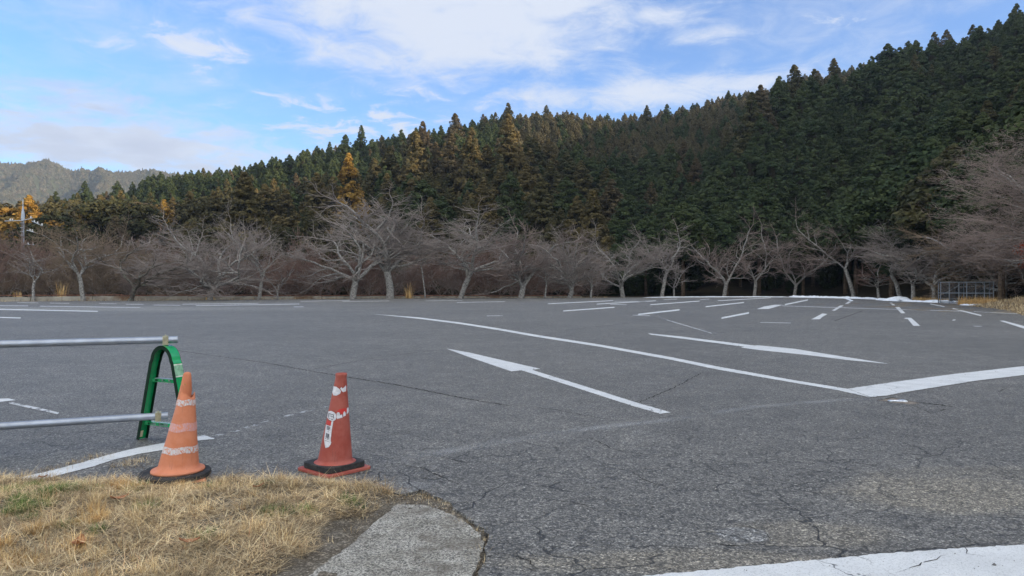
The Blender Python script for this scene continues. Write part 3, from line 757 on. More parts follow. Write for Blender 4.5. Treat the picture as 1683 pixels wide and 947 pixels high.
    for pts in [[(541,681),(542,681),(542,687),(541,687)],[(541.5,680.5),(548.5,681.5),(548.5,682.4),(541.5,681.4)],[(548,682),(549,682),(549,688),(548,687.6)],[(543.5,684),(547.5,684.5),(547.5,685.3),(543.5,684.9)],[(541,687.5),(544,688.3),(544,689),(541,688.3)],[(545.2,689),(547.5,689.4),(547.5,690.4),(545.2,690)]]:
        pp('print', M['ink'], pts, .0032)
    pp('sticker', M['red_ink'], [(538.5,692),(544.8,693),(544.5,699),(537.6,698)], .002, 'bright red square between the two labels')
    pp('sticker', W, [(545.6,692),(548,693),(545.5,708),(544,722),(544.2,725),(545,724.5),(543.6,729),(541,733),(536,735),(534.8,730),(534,722),(535,714),(537,699),(544,700)], .002, 'narrow white label with two dark characters and a pointed end')
    glyph1 = [[(538.6,700.6),(543.6,701.4),(543.5,702.2),(538.5,701.4)],[(538.6,700.6),(539.4,700.7),(539.1,705),(538.3,704.8)],[(540.6,701),(541.3,701.1),(540.7,705.8),(540,705.6)],[(538.4,703),(543.2,703.7),(543.1,704.4),(538.3,703.7)],[(542.6,701.3),(543.4,701.4),(543,705.2),(542.3,705)],[(537.8,705.2),(543,706),(542.9,706.7),(537.7,705.9)]]
    glyph2 = [[(537,711.8),(542,712.5),(541.8,717.4),(536.8,716.8)],[(535.8,717.2),(541.6,718),(541.5,718.9),(535.7,718.1)],[(536.4,719),(537.2,719.1),(536.8,721),(536,720.9)],[(538.6,718.6),(539.4,718.7),(539.2,721.8),(538.4,721.7)],[(540.6,719.2),(541.3,719.3),(541.2,721.2),(540.5,721.1)]]
    for g in glyph1+glyph2: pp('print', M['ink'], g, .0032)
    for g in [[(537.8,713.2),(541.2,713.7),(541.2,714.1),(537.8,713.6)],[(537.6,715),(541,715.5),(541,715.9),(537.6,715.4)]]: pp('print', W, g, .0042)
    pp('print', M['ink'], [(540.3,707.4),(540.8,707.4),(540.5,710),(540,710)], .0032); pp('print', M['ink'], [(535.4,723),(541,724),(541,724.5),(535.4,723.5)], .0032)
    pp('red_stain', M['red_ink'], [(553,677),(557,674),(563,672.5),(567,673),(569.5,674),(569,678),(566,679),(563,682),(559,680.5),(556,679)], .0012, 'unfaded red patch above the white fragments')
    for pts in [[(553,680.5),(555,678),(557.5,679),(558.5,683),(561.5,682),(562,687),(553.6,688.8)],[(563,680),(565,677),(566.6,680),(567,684.5),(563,686)],[(568.6,674),(570.4,672),(571.6,675),(571.4,680),(568.4,683)]]:
        pp('sticker_fragment', W, pts, .0026)
cone_right()

# ---------------------------------------------------------------- pipe barricade
def barricade():
    M['green_paint'] = simple('glossy_green_paint', (.008,.30,.095), .25, var=.12, scale=8, coat=.5, dirt=(.015,.20,.07), dscale=9)
    M['shaded_green'] = simple('green_edge_painted_shade', (.003,.020,.009), .5, var=.2, scale=8, spec=.15)  # flanges are the same green; dark reflections and shade put into this colour
    M['tape'] = simple('pale_green_tape', (.24,.42,.28), .2, var=.25, scale=30, coat=.4); M['tape2'] = simple('silver_tape_edge', (.6,.64,.55), .25, var=.2, scale=30)
    M['galv'] = simple('galvanised_steel', (.35,.38,.44), .45, metal=.75, var=.12, scale=10, dirt=(.36,.38,.42), dscale=14)
    M['clamp'] = simple('yellow_zinc_clamp', (.52,.48,.33), .38, metal=1, var=.2, scale=30)
    cen = Vector((-2.99, 6.30, 0)); root = empty('pipe_barricade', cen)
    tag(root, 'green steel end frame carrying two horizontal galvanised pipes, behind the orange cone', 'barricade')
    e = Vector((.908,-.413,0)); n = Vector((.413,.908,0)); Z = Vector((0,0,1))
    def frame(org):
        fr = empty('end_frame', org); fr.parent = root
        # centre line of the bent channel, as (lateral, height)
        path = []; r = .130; zc = .690; top = .835
        foot = .305
        for t in np.linspace(0, 1, 8): path.append((-foot+t*(foot-r-.012), .005+t*(zc-.005)))
        for a in np.linspace(170, 10, 14): path.append((r*math.cos(R(a)), zc+ (top-zc)*math.sin(R(a))))
        for t in np.linspace(1, 0, 8): path.append((foot-t*(foot-r-.012), .005+t*(zc-.005)))
        # clean the path
        P = [Vector((a, 0, b)) for a, b in path]
        def strip(off0, off1, d0, d1, m_, name, parent):
            b = MB(); vs = []
            for i, p in enumerate(P):
                t = (P[min(i+1,len(P)-1)]-P[max(i-1,0)]).normalized(); nn = Vector((-t.z, 0, t.x))
                for (o_, d_) in ((off0,d0),(off1,d0),(off1,d1),(off0,d1)):
                    q = p+nn*o_; vs.append(e*q.x+n*d_+Z*max(q.z,.002))
            fs = []
            for i in range(len(P)-1):
                for k in range(4): fs.append((i*4+k, i*4+(k+1)%4, (i+1)*4+(k+1)%4, (i+1)*4+k))
            fs += [(0,1,2,3), tuple((len(P)-1)*4+k for k in (3,2,1,0))]
            b.add(vs, fs); o = b.build(name, m_, parent); return o
        strip(-.003, .003, -.043, .043, M['green_paint'], 'bent_channel', fr)
        strip(-.031, .0031, -.046, -.0431, M['shaded_green'], 'channel_flange', fr)
        strip(-.031, .0031, .0431, .046, M['shaded_green'], 'channel_flange', fr)
        for zz, half in ((.545,.135),(.165,.245)):
            b = MB()
            Mx = Matrix((e, n, Z)).transposed()
            b.box(n*0+Z*zz, (half*2, .046, .005), Mx)
            b.box(n*(-.0235)+Z*(zz-.022), (half*2, .004, .006), Mx)
            b.box(n*(.0235)+Z*(zz-.022), (half*2, .004, .006), Mx)
            for s in (-.86,-.3,.3,.86): b.box(e*half*s-n*.0235+Z*(zz-.010), (.035, .004, .022), Mx); b.box(e*half*s+n*.0235+Z*(zz-.010), (.035, .004, .022), Mx)
            b.build('rung', M['green_paint'], fr)
            if zz > .4:
                b = MB(); b.box(Z*(zz+.005), (half*1.7, .030, .004), Mx); b.build('rung_plate', M['galv'], fr)
        lb = MB(); q = e*(-.318)+n*.0-Z*0+Z*.065; Mx = Matrix((e, n, Z)).transposed()@Matrix.Rotation(R(14.5),3,'Y')
        lb.box(e*(-.2855)-n*.012+Z*.052, (.0015,.028,.055), Mx); lb.build('label_plate', simple('cream_label', (.55,.50,.33), .6), fr)
        tp = MB()
        for (aa, w_) in ((24,.006),(8,.012)):
            pass
        def onleg(t0, t1, name, m_, lift):
            b = MB(); vs = []
            for t in (t0, t1):
                z_ = .005+t*(zc-.005); lat = foot-t*(foot-r-.012)
                for d_ in (-.0435, .0435): q = e*(lat+.003+lift)+n*d_+Z*z_; vs.append(q)
            b.add(vs, [(0,1,3,2)]); o = b.build(name, m_, fr); sm = o.modifiers.new('s','SOLIDIFY'); sm.thickness = .001
        onleg(.84, .985, 'tape', M['tape'], .0015); onleg(.83, .845, 'tape', M['tape2'], .0025); onleg(.975, .99, 'tape', M['tape2'], .0025)
        return fr
    frame((0,0,0))
    d = Vector((-1.16,-.52,0)).normalized()
    frame(d*1.62)
    def pipe(z, off, ext):
        b = MB(); a = off+Z*z-d*ext; c = off+Z*(z+.002)+d*1.95
        b.tube([a, c], .0300, 24, cap=False); b.tube([c, a], .0270, 24, cap=False)
        # end rims
        o = b.build('pipe', M['galv'], root, smooth=True)
    pipe(.884, Vector((0,0,0)), .095); pipe(.238, -n*.075, .075)
    for z, off in ((.884, Vector((0,0,0))), (.238, -n*.075)):
        for k in (0, 1.62):
            b = MB(); Md = Matrix((d, d.cross(Z)*-1, Z)).transposed(); c0 = off+Z*z+d*k
            b.box(c0+Z*.0302, (.046,.064,.003), Md); b.box(c0-Z*.0302-Z*.006, (.046,.056,.014), Md)
            for s in (-1,1): b.box(c0+Md@Vector((0,s*.0315,0)), (.046,.003,.068), Md)
            b.tube([c0+Z*.026, c0+Z*.046], .005, 8); b.tube([c0+Z*.028, c0+Z*.036], .010, 6)
            b.build('clamp', M['clamp'], root, bevel=.002)
barricade()
# squashed metal plate in the pothole
def metal_bit():
    x, y = G(1475.5, 660.5); o = MB(); prof = []
    n = 28; L = .11; W = .042
    vs = []; fs = []
    for zi, sc_ in ((.002,.93),(.010,1.0),(.018,.9),(.021,.6)):
        for k in range(n):
            t = 2*math.pi*k/n; ex = abs(math.cos(t))**.7*math.copysign(1, math.cos(t)); ey = abs(math.sin(t))**.7*math.copysign(1, math.sin(t))
            vs.append((x+L*ex*sc_, y+W*ey*sc_+.012*math.sin(t*3), zi+.003*math.sin(2*t)))
    for i in range(3):
        for k in range(n): fs.append((i*n+k, i*n+(k+1)%n, (i+1)*n+(k+1)%n, (i+1)*n+k))
    fs.append(tuple(3*n+k for k in range(n)))
    o.add(vs, fs); ob = o.build('metal_plate', simple('scratched_alloy', (.70,.72,.75), .35, metal=.8, var=.2, scale=40), smooth=True)
    tag(ob, 'small flattened silvery metal piece lying in the broken asphalt below the stop line', 'metal scrap')
    m = simple('sandy_dirt', (.20,.165,.13), .9, var=.3, scale=20)
    M['sand'] = m
    px_poly('dirt_patch', [(1442,658.6),(1458,656.6),(1468,654.5),(1480,657),(1512,663),(1500,665),(1486,663.6),(1464,661.2),(1455,659.6)], 'sand', z=.0022, rough=.01)
metal_bit()

# ---------------------------------------------------------------- trees: bare
def rot_about(d, axis, a):
    c, s = math.cos(a), math.sin(a); x,y,z = axis; dx,dy,dz = d; dt = x*dx+y*dy+z*dz
    return (dx*c+(y*dz-z*dy)*s+x*dt*(1-c), dy*c+(z*dx-x*dz)*s+y*dt*(1-c), dz*c+(x*dy-y*dx)*s+z*dt*(1-c))
def norm(d):
    l = math.sqrt(d[0]**2+d[1]**2+d[2]**2)+1e-9; return (d[0]/l, d[1]/l, d[2]/l)
def gen_bare(seed, stems=3, fork=.15, spread=.6, levels=5, flat=.5, lean=(0,0), trunk_r=.2, kids=3.6, wob=.22, droop=0, upturn=.25):
    rn = random.Random(seed); thick = []; thin = []
    g = rn.gauss; u = rn.random
    def branch(p, d, L, r, lvl):
        ns = 5 if lvl <= 1 else (4 if lvl <= 3 else 3)
        r1 = r*(.55 if lvl < levels else .4); st = L/ns
        for i in range(ns):
            w = wob*(1.25 if lvl in (1,2) else 1)
            d = norm((d[0]+g(0,w), d[1]+g(0,w), d[2]+g(0,w)*.8+(upturn*.18 if lvl <= 1 else .05)-(droop*.2 if lvl >= 3 else 0)))
            q = (p[0]+d[0]*st, p[1]+d[1]*st, p[2]+d[2]*st)
            if q[2] < .25: q = (q[0], q[1], .25+.1*u()); 
            ra = r+(r1-r)*i/ns; rb = r+(r1-r)*(i+1)/ns
            (thick if lvl <= 2 else thin).append((p, q, ra, rb)); p = q
            if lvl < levels and (i > 0 or lvl > 0):
                for c in range(2 if u() < (kids-3)*.6 else 1):
                    if u() < .88:
                        ax = norm((g(0,1), g(0,1), g(0,1))); a = R(rn.uniform(28,62)); nd = rot_about(d, norm((d[1]*ax[2]-d[2]*ax[1], d[2]*ax[0]-d[0]*ax[2], d[0]*ax[1]-d[1]*ax[0])), a)
                        if lvl >= 1: nd = norm((nd[0], nd[1], nd[2]*(1-flat)+.12*flat))
                        branch(p, nd, L*rn.uniform(.42,.66)*(1-.25*i/ns), rb*rn.uniform(.5,.68), lvl+1)
        if lvl < levels:
            branch(p, d, L*.6, r1*.95, lvl+1)
    # trunk
    p = (0,0,-.15); d = norm((lean[0], lean[1], 1)); L = fork*10
    n = max(2, int(L/.35)); r = trunk_r
    for i in range(n):
        d = norm((d[0]+g(0,.05), d[1]+g(0,.05), d[2])); q = (p[0]+d[0]*L/n, p[1]+d[1]*L/n, p[2]+d[2]*L/n)
        r2 = r*(.86 if i == 0 else .97); thick.append((p, q, r, r2)); p = q; r = r2
    a0 = u()*6.28
    for k in range(stems):
        a = a0+6.283*k/stems+g(0,.25); t = spread*rn.uniform(.65,1.2)
        branch(p, norm((math.cos(a)*t+lean[0], math.sin(a)*t+lean[1], 1)), rn.uniform(2.6,3.6), r*rn.uniform(.5,.75)*(1 if stems > 1 else 1.2), 1)
    return thick, thin
def seg_mesh(name, segs, sides, smooth=True, rmin=.006):
    A = np.array([s[0] for s in segs], float); B = np.array([s[1] for s in segs], float)
    ra = np.maximum(np.array([s[2] for s in segs]), rmin); rb = np.maximum(np.array([s[3] for s in segs]), rmin*.8)
    d = B-A; L = np.linalg.norm(d, axis=1)[:,None]+1e-9; d /= L
    ref = np.where(np.abs(d[:,2:3]) < .9, np.array([[0,0,1.]]), np.array([[1.,0,0]]))
    a = np.cross(d, ref); a /= np.linalg.norm(a, axis=1)[:,None]; b = np.cross(d, a)
    B = B+d*np.minimum(ra[:,None]*.35, L*.3)
    t = np.arange(sides)*2*math.pi/sides
    off = a[:,None,:]*np.cos(t)[None,:,None]+b[:,None,:]*np.sin(t)[None,:,None]
    V = np.concatenate([A[:,None,:]+off*ra[:,None,None], B[:,None,:]+off*rb[:,None,None]], 1).reshape(-1,3)
    base = (np.arange(len(A))*2*sides)[:,None]; k = np.arange(sides); k2 = (k+1) % sides
    f = np.stack([base+k, base+k2, base+sides+k2, base+sides+k], 2).reshape(-1,4)
    return V, f
def bare_tree(name, px, py, ytop, xl, xr, seed, label, group=None, bark='bark', twig='twig', depth=None, tr=None, sparse=0, **kw):
    if depth is None: xl, xr = xl-.11*(xr-xl), xr+.11*(xr-xl)
    """stands at the ground point under (px,py); crown reaches xl..xr and ytop"""
    x, y = G(px, py) if depth is None else ((px-CX)/F*depth, depth)
    s = y/F; H = (py if depth is None else HZ+CH*F/depth)-ytop; H *= s
    thick, thin = gen_bare(seed, trunk_r=.2, **kw)
    allp = np.array([t[1] for t in thin]); zmax = np.percentile(allp[:,2], 99.7)
    if sparse: q_ = random.Random(seed); thin = [t for t in thin if t[2] > .012 or q_.random() > sparse]
    x0, x1 = np.percentile(allp[:,0], [.4,99.6]); y0, y1 = np.percentile(allp[:,1], [1,99])
    wl, wr = (xl-px)*s, (xr-px)*s; sx = (wr-wl)/(x1-x0); sz = H/zmax; cen = (wl+wr)/2
    ky = sx; shift = cen-(x0+x1)/2*sx; ycen = (y0+y1)/2*ky
    def tf(p):
        q = min(1., max(p[2],0)/zmax); w = q**1.2 if q < .7 else .7**1.2+(q-.7)*.6
        return (p[0]*sx+shift*min(1, w*1.35), p[1]*ky-ycen*min(1,w*1.35), p[2]*sz)
    rr = (tr if tr else H*.022)/.2; rt = min(1.0, rr)
    th = [(tf(a), tf(b), max(.028, ra*rr), max(.024, rb*rr)) for a, b, ra, rb in thick]; tn = [(tf(a), tf(b), max(.0075, ra*rr*1.15), max(.0065, rb*rr*1.15)) for a, b, ra, rb in thin]
    root = empty(name, (x, y, 0)); tag(root, label, 'shrub' if 'shrub' in name else 'tree', group)
    V, f = seg_mesh('trunk', th, 6, rmin=.02); link('trunk', mesh_np('trunk', V, f, 4, True), M[bark], root)
    V, f = seg_mesh('branches', tn, 3); link('branches', mesh_np('branches', V, f, 4, False), M[twig], root)
    return root
g1 = 'bare cherry trees along the back of the car park'
CT = [
 (55,493,400,22,92,11,'slender pale bare tree in front of the utility pole at the far left', dict(stems=2,fork=.32,spread=.5,levels=4,tr=.15)),
 (137,492,352,72,196,12,'upright bare tree with grey trunk and brownish crown, second from the left edge', dict(stems=4,fork=.22,spread=.45,levels=5,tr=.22,twig='twigbrown')),
 (212,492,382,150,322,13,'bare tree with a dark twisted trunk leaning right, left part of the row', dict(stems=3,fork=.14,spread=.9,levels=5,tr=.26,lean=(.45,0),bark='barkdark')),
 (345,492,352,258,440,14,'wide many-stemmed bare tree fanning up from one short stump, left part of the row', dict(stems=6,fork=.08,spread=.85,levels=5,tr=.30)),
 (425,491,335,362,480,15,'tall bare tree with pale leaning stems above the others, left of the two heaviest trees', dict(stems=3,fork=.14,spread=.5,levels=5,tr=.2,lean=(.25,0))),
 (456,491,420,425,500,16,'small thin bare tree beneath the tall pale leaning one', dict(stems=3,fork=.12,spread=.6,levels=4,tr=.11,twig='twigred')),
 (580,491,338,488,690,17,'broad bare tree with a long low branch to the left and a thick stump', dict(stems=5,fork=.13,spread=.85,levels=5,tr=.40)),
 (641,491,314,560,728,18,'thickest and tallest bare tree of the row, gnarled trunk at left centre', dict(stems=4,fork=.20,spread=.55,levels=5,tr=.50)),
 (698,490.5,395,672,722,19,'thin leaning bare sapling right of the thickest trunk', dict(stems=2,fork=.4,spread=.5,levels=3,tr=.10,lean=(.2,0))),
 (757,490.5,346,700,862,20,'bare tree with sturdy forked trunk and flat silvery crown over reddish shrubs', dict(stems=4,fork=.18,spread=.55,levels=5,tr=.36,flat=.75)),
 (856,490,362,792,950,21,'dense many-stemmed bare tree with mauve haze of twigs near the middle', dict(stems=6,fork=.10,spread=.75,levels=5,tr=.40,twig='twigmauve')),
 (896,489.8,418,872,918,22,'small upright bare tree between the dense middle tree and the multi-stemmed vase', dict(stems=2,fork=.3,spread=.4,levels=3,tr=.13)),
 (936,489.6,374,884,1004,23,'vase shaped bare tree with several straight pale stems right of middle', dict(stems=6,fork=.07,spread=.55,levels=5,tr=.33)),
 (971,489.4,420,940,1000,24,'thin bare tree between two vase shaped trees right of middle', dict(stems=3,fork=.16,spread=.5,levels=4,tr=.15,twig='twigmauve')),
 (1024,488.6,372,952,1086,25,'candelabra shaped bare tree with curved arms on a short trunk', dict(stems=5,fork=.11,spread=.8,levels=5,tr=.33,flat=.7)),
 (1088,488.3,366,1044,1150,26,'bare tree with one straight trunk and flat topped crown before the dark wood', dict(stems=3,fork=.34,spread=.6,levels=5,tr=.28,flat=.7)),
 (1108,488,418,1080,1136,27,'little forked bare tree just right of the straight flat topped one', dict(stems=3,fork=.14,spread=.5,levels=4,tr=.14)),
 (1190,487.5,350,1138,1262,28,'V forked bare tree against the darkest part of the wood', dict(stems=2,fork=.10,spread=.6,levels=5,tr=.28,twig='twigmauve')),
 (1240,487.4,352,1196,1308,29,'bare tree with a pale straight trunk and side arm, right of the V forked one', dict(stems=3,fork=.16,spread=.6,levels=5,tr=.25,twig='twigmauve')),
 (1306,487.3,372,1262,1374,30,'bare tree with curling double trunk in front of the black wood', dict(stems=3,fork=.12,spread=.55,levels=5,tr=.24,twig='twigmauve')),
 (1403,488.6,338,1308,1452,31,'bare tree with a mauve crown thrown far out to the left', dict(stems=3,fork=.22,spread=.6,levels=5,tr=.28,twig='twigmauve',flat=.6)),
 (1444,490,424,1412,1478,32,'low rusty brown bare tree beneath the mauve crown', dict(stems=3,fork=.2,spread=.5,levels=4,tr=.2,twig='twigred')),
 (1480,491.5,366,1392,1512,33,'bare tree with lichened trunk and grey branches sweeping left behind the snow heap', dict(stems=3,fork=.30,spread=.6,levels=5,tr=.27)),
 (1502,492.5,430,1470,1530,34,'stout single trunk with few branches between the snow heap and the wire cage', dict(stems=2,fork=.35,spread=.4,levels=4,tr=.28)),
 (1536,494,372,1466,1606,35,'Y forked bare tree with pale mottled trunk just left of the wire cage', dict(stems=3,fork=.16,spread=.7,levels=5,tr=.26,flat=.6)),
]
for (px,py,yt,xl,xr,sd,lab,kw) in CT:
    ey_ = float(np.interp(px, [p[0] for p in edge_px], [p[1] for p in edge_px]))
    if px < 1000: py = ey_+.25
    bare_tree('cherry_tree', px, py, yt, xl, xr, sd, lab, g1, **kw)
bare_tree('cherry_tree', 1760, 0, 203, 1528, 1990, 57, 'huge bare cherry tree reaching in from the right edge above the wire cage', None, depth=44, stems=7, fork=.20, spread=.9, levels=6, sparse=.55, twig='twigmauve', flat=.35, kids=3.95, tr=.27, droop=.1, wob=.24)
bare_tree('cherry_tree', 1650, 0, 330, 1520, 1790, 53, 'lower bare tree with drooping brownish twigs behind the wire cage, right edge', None, depth=62, stems=6, fork=.08, spread=1.1, levels=5, flat=.55, kids=3.6, tr=.28, twig='twigbrown', droop=.4)

# shrubs: six shapes, copied
def shrub_proto(i, twig, stems):
    thick, thin = gen_bare(200+i, stems=stems, fork=.03, spread=.75, levels=5, flat=.15, kids=3.05, wob=.26, trunk_r=.12, upturn=.4)
    allp = np.array([t[1] for t in thin]); zm = np.percentile(allp[:,2], 99.5); x0, x1 = np.percentile(allp[:,0],[1,99]); y0, y1 = np.percentile(allp[:,1],[1,99])
    # rounded crown of unit height 5, width 5.5
    def tf(p): return ((p[0]-(x0+x1)/2*min(1,p[2]/zm*2))*5.5/(x1-x0), (p[1]-(y0+y1)/2*min(1,p[2]/zm*2))*5.5/(y1-y0), p[2]*5/zm)
    th = [(tf(a), tf(b), ra*.5, rb*.5) for a,b,ra,rb in thick]; tn = [(tf(a), tf(b), max(.010,ra*.5), max(.009,rb*.5)) for a,b,ra,rb in thin]
    V, f = seg_mesh('stems', th, 6, rmin=.02); a = mesh_np('stems', V, f, 4, True); a.materials.append(M['shrubstem'])
    V, f = seg_mesh('twigs', tn, 3); b = mesh_np('twigs', V, f, 4); b.materials.append(M[twig])
    return a, b
protos = [shrub_proto(i, t, s) for i, (t, s) in enumerate([('twigred',6),('twigbrown',5),('twigred',7),('twigmauve',6),('twigred',5),('twigbrown',7)])]
def edgeY(px):
    return float(np.interp(px, [p[0] for p in edge_px], [CH*F/(p[1]-HZ) for p in edge_px]))
rn = random.Random(5); k = 0
for row, (dy, hmin, hmax, stepx) in enumerate([(5,3.0,4.6,50),(10,4.5,6.8,50),(16,5.5,8.0,56)]):
    px = -70
    while px < (1010 if row else 960):
        q = px+rn.uniform(-12,12); Y = edgeY(q)+dy+rn.uniform(-1.5,2); h = rn.uniform(hmin,hmax)*(1 if q < 900 else .75)
        pi = rn.choice([0,2,4,3] if (350 < q < 960) else ([1,5,3,0] if q < 350 else [3,1]))
        r = empty('bare_shrub', ((q-CX)/F*Y, Y, -.05), rn.random()*6.28); r.scale = (h/5*rn.uniform(.9,1.25), h/5*rn.uniform(.9,1.2), h/5)
        tw = ('reddish' if pi in (0,2,4) else ('brown' if pi in (1,5) else 'mauve'))
        tag(r, '%s leafless shrub in the thicket behind the %s cherry trees' % (tw, 'left' if q < 420 else 'middle'), 'shrub', '%s shrubs of the %s thicket' % (tw, 'left' if q < 420 else 'middle'))
        for me, nm in zip(protos[pi], ('stems','twigs')):
            c = bpy.data.objects.new(nm, me); C.objects.link(c); c.parent = r
        px += stepx*rn.uniform(.8,1.2)

# ---------------------------------------------------------------- trees: conifers
def crown_mesh(seed, H, rad, kind, nclump, ntri, tsz, base=.18):
    """kind: cedar (pointed, puffy), cypress (rounder, drooping sprays), round (broadleaf)"""
    r_ = np.random.RandomState(seed); t = r_.rand(nclump)**(1.0 if kind != 'round' else .8)
    nt_ = max(10, nclump//9) if kind != 'round' else 0; t = np.r_[t, 1-r_.rand(nt_)**1.3*.22]; nclump = len(t)
    hh = base+(1-base)*t
    if kind == 'cedar': prof = lambda s: (1-s)**.80*(.30+.70*np.clip(s/.10,0,1))+.012
    elif kind == 'cypress': prof = lambda s: ((1-s**2.1)*.88+.1*(1-s))*(.45+.55*np.clip(s/.2,0,1))+.012
    else: prof = lambda s: np.sqrt(np.clip(1-(2*s-1)**2,0,1))+.03
    # more clumps where the crown is wide
    w = prof(t); keep = (r_.rand(nclump) < (w/w.max())*.8+.2) | (np.arange(nclump) >= nclump-nt_); t = t[keep]; hh = hh[keep]; n = len(t)
    ang = r_.rand(n)*6.283; lob = 1+.18*np.sin(ang*3+seed)+.10*np.sin(ang*5+t*14+seed*2)
    rr = rad*prof(t)*lob*np.where(r_.rand(n) < .8, r_.uniform(.78,1.08,n), r_.uniform(.3,.8,n))
    C0 = np.stack([rr*np.cos(ang), rr*np.sin(ang), hh*H-.12*rr], 1)
    cs = (.40+.40*r_.rand(n))*rad*.42*(.22+1.0*prof(t)); cs = np.clip(cs, .22 if ntri > 25 else .3, 1.3)
    # top spire
    m = ntri; cc = np.repeat(C0, m, 0); sz = np.repeat(cs, m)
    d = r_.randn(n*m, 3); d /= np.linalg.norm(d, axis=1)[:,None]
    out = np.stack([np.cos(np.repeat(ang,m)), np.sin(np.repeat(ang,m)), np.full(n*m,.55)], 1)
    d = d+out*.35; d /= np.linalg.norm(d, axis=1)[:,None]
    P = cc+d*(sz*r_.uniform(.80,1.04,n*m))[:,None]*np.array([1,1,.85])
    nr = d+r_.randn(n*m,3)*.20; nr /= np.linalg.norm(nr, axis=1)[:,None]
    a = np.cross(nr, r_.randn(n*m,3)); a /= np.linalg.norm(a, axis=1)[:,None]; b = np.cross(nr, a)
    s = (tsz*r_.uniform(.6,1.3,n*m)*np.clip(sz/.55,.55,1.15))[:,None]
    droop = np.array([0,0,-.3])*s
    V = np.stack([P-a*s*.55-b*s*.3, P+a*s*.55-b*s*.3, P+b*s*.9+droop], 1).reshape(-1,3)
    F_ = np.arange(len(V)).reshape(-1,3)
    return V, F_
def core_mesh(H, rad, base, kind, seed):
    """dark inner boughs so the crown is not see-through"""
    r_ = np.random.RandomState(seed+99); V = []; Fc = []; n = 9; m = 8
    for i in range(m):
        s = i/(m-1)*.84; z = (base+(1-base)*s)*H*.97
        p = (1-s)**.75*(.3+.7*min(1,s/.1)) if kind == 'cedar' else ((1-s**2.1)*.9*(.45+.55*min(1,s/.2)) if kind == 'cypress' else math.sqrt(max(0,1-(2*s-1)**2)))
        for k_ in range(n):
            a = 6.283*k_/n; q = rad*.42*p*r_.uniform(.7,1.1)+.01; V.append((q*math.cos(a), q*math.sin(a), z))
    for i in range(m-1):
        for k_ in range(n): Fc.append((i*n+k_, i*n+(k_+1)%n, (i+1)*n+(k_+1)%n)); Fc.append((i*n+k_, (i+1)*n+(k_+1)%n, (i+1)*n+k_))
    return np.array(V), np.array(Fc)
def make_crown(name, seed, H, rad, kind, nclump, ntri, tsz, base):
    V, f = crown_mesh(seed, H, rad, kind, nclump, ntri, tsz, base); V2, f2 = core_mesh(H, rad, base, kind, seed)
    V = np.vstack([V, V2]); f = np.vstack([f, f2+len(V)-len(V2)])
    me = mesh_np(name, V, f, 3); me.materials.append(M['cypress']); me.materials.append(M['boughs'])
    mi = np.zeros(len(f), np.int32); mi[-len(f2):] = 1; me.polygons.foreach_set('material_index', mi); return me
def trunk_mesh(H):
    b = MB(); b.tube([(0,0,-1.5),(0,0,.4),(.03,0,H*.3),(0,.04,H*.6),(0,0,H*.95)], [.30,.24,.19,.12,.03], 8)
    me = bpy.data.meshes.new('trunk'); me.from_pydata(b.v, [], b.f); me.update(); me.materials.append(M['trunk']); return me
H0 = 16.0
T_ME = trunk_mesh(H0)
CR = {}
for i in range(5): CR['cedar%d' % i] = make_crown('crown', 20+i, H0, 2.7+.25*(i % 3), 'cedar', 330, 40, .25, .16+.05*(i % 2))
for i in range(4): CR['cyp%d' % i] = make_crown('crown', 40+i, H0, 3.0+.2*i, 'cypress', 330, 40, .25, .20)
for i in range(3): CR['edge%d' % i] = make_crown('crown', 50+i, H0, 3.2+.2*i, 'cypress', 330, 40, .25, .42)
for i in range(2): CR['round%d' % i] = make_crown('crown', 60+i, H0, 4.6, 'round', 380, 34, .28, .22)
# light versions for the mass of trees farther off
for i in range(3): CR['lcedar%d' % i] = make_crown('crown', 80+i, H0, 3.5, 'cedar', 220, 22, .40, .14)
for i in range(3): CR['lcyp%d' % i] = make_crown('crown', 90+i, H0, 4.1, 'cypress', 220, 22, .40, .16)
CR['lround0'] = make_crown('crown', 99, H0, 4.4, 'round', 260, 26, .34, .2)

def scatter(x0, x1, y0, y1, sp, seed):
    r_ = np.random.RandomState(seed); xs = np.arange(x0, x1, sp); ys = np.arange(y0, y1, sp*.9)
    X, Y = np.meshgrid(xs, ys); X = X+(np.arange(len(ys)) % 2)[:,None]*sp/2
    return (X+r_.uniform(-.36,.36,X.shape)*sp).ravel(), (Y+r_.uniform(-.36,.36,X.shape)*sp).ravel()
x, y = scatter(-235, 300, 88, 380, 6.4, 1)
pxx = CX+F*x/y; r = np.hypot(x, y)
ey = np.interp(pxx, [p[0] for p in edge_px]+[1760,2400], [CH*F/(p[1]-HZ) for p in edge_px]+[42,36])
gap = np.interp(pxx, [-300,0,300,900,1000,1100,1683], [34,34,34,30,12,7,8])
keep = (pxx > -160) & (pxx < 1900) & (y > ey+gap)
# extra close rows at the right, where the slope comes down to the paving
x2, y2 = scatter(20, 75, 50, 88, 5.0, 2); p2 = CX+F*x2/y2
e2 = np.interp(p2, [p[0] for p in edge_px]+[1760,2400], [CH*F/(p[1]-HZ) for p in edge_px]+[42,36]); k2 = (y2 > e2+9) & (p2 > 1300) & (p2 < 1950)
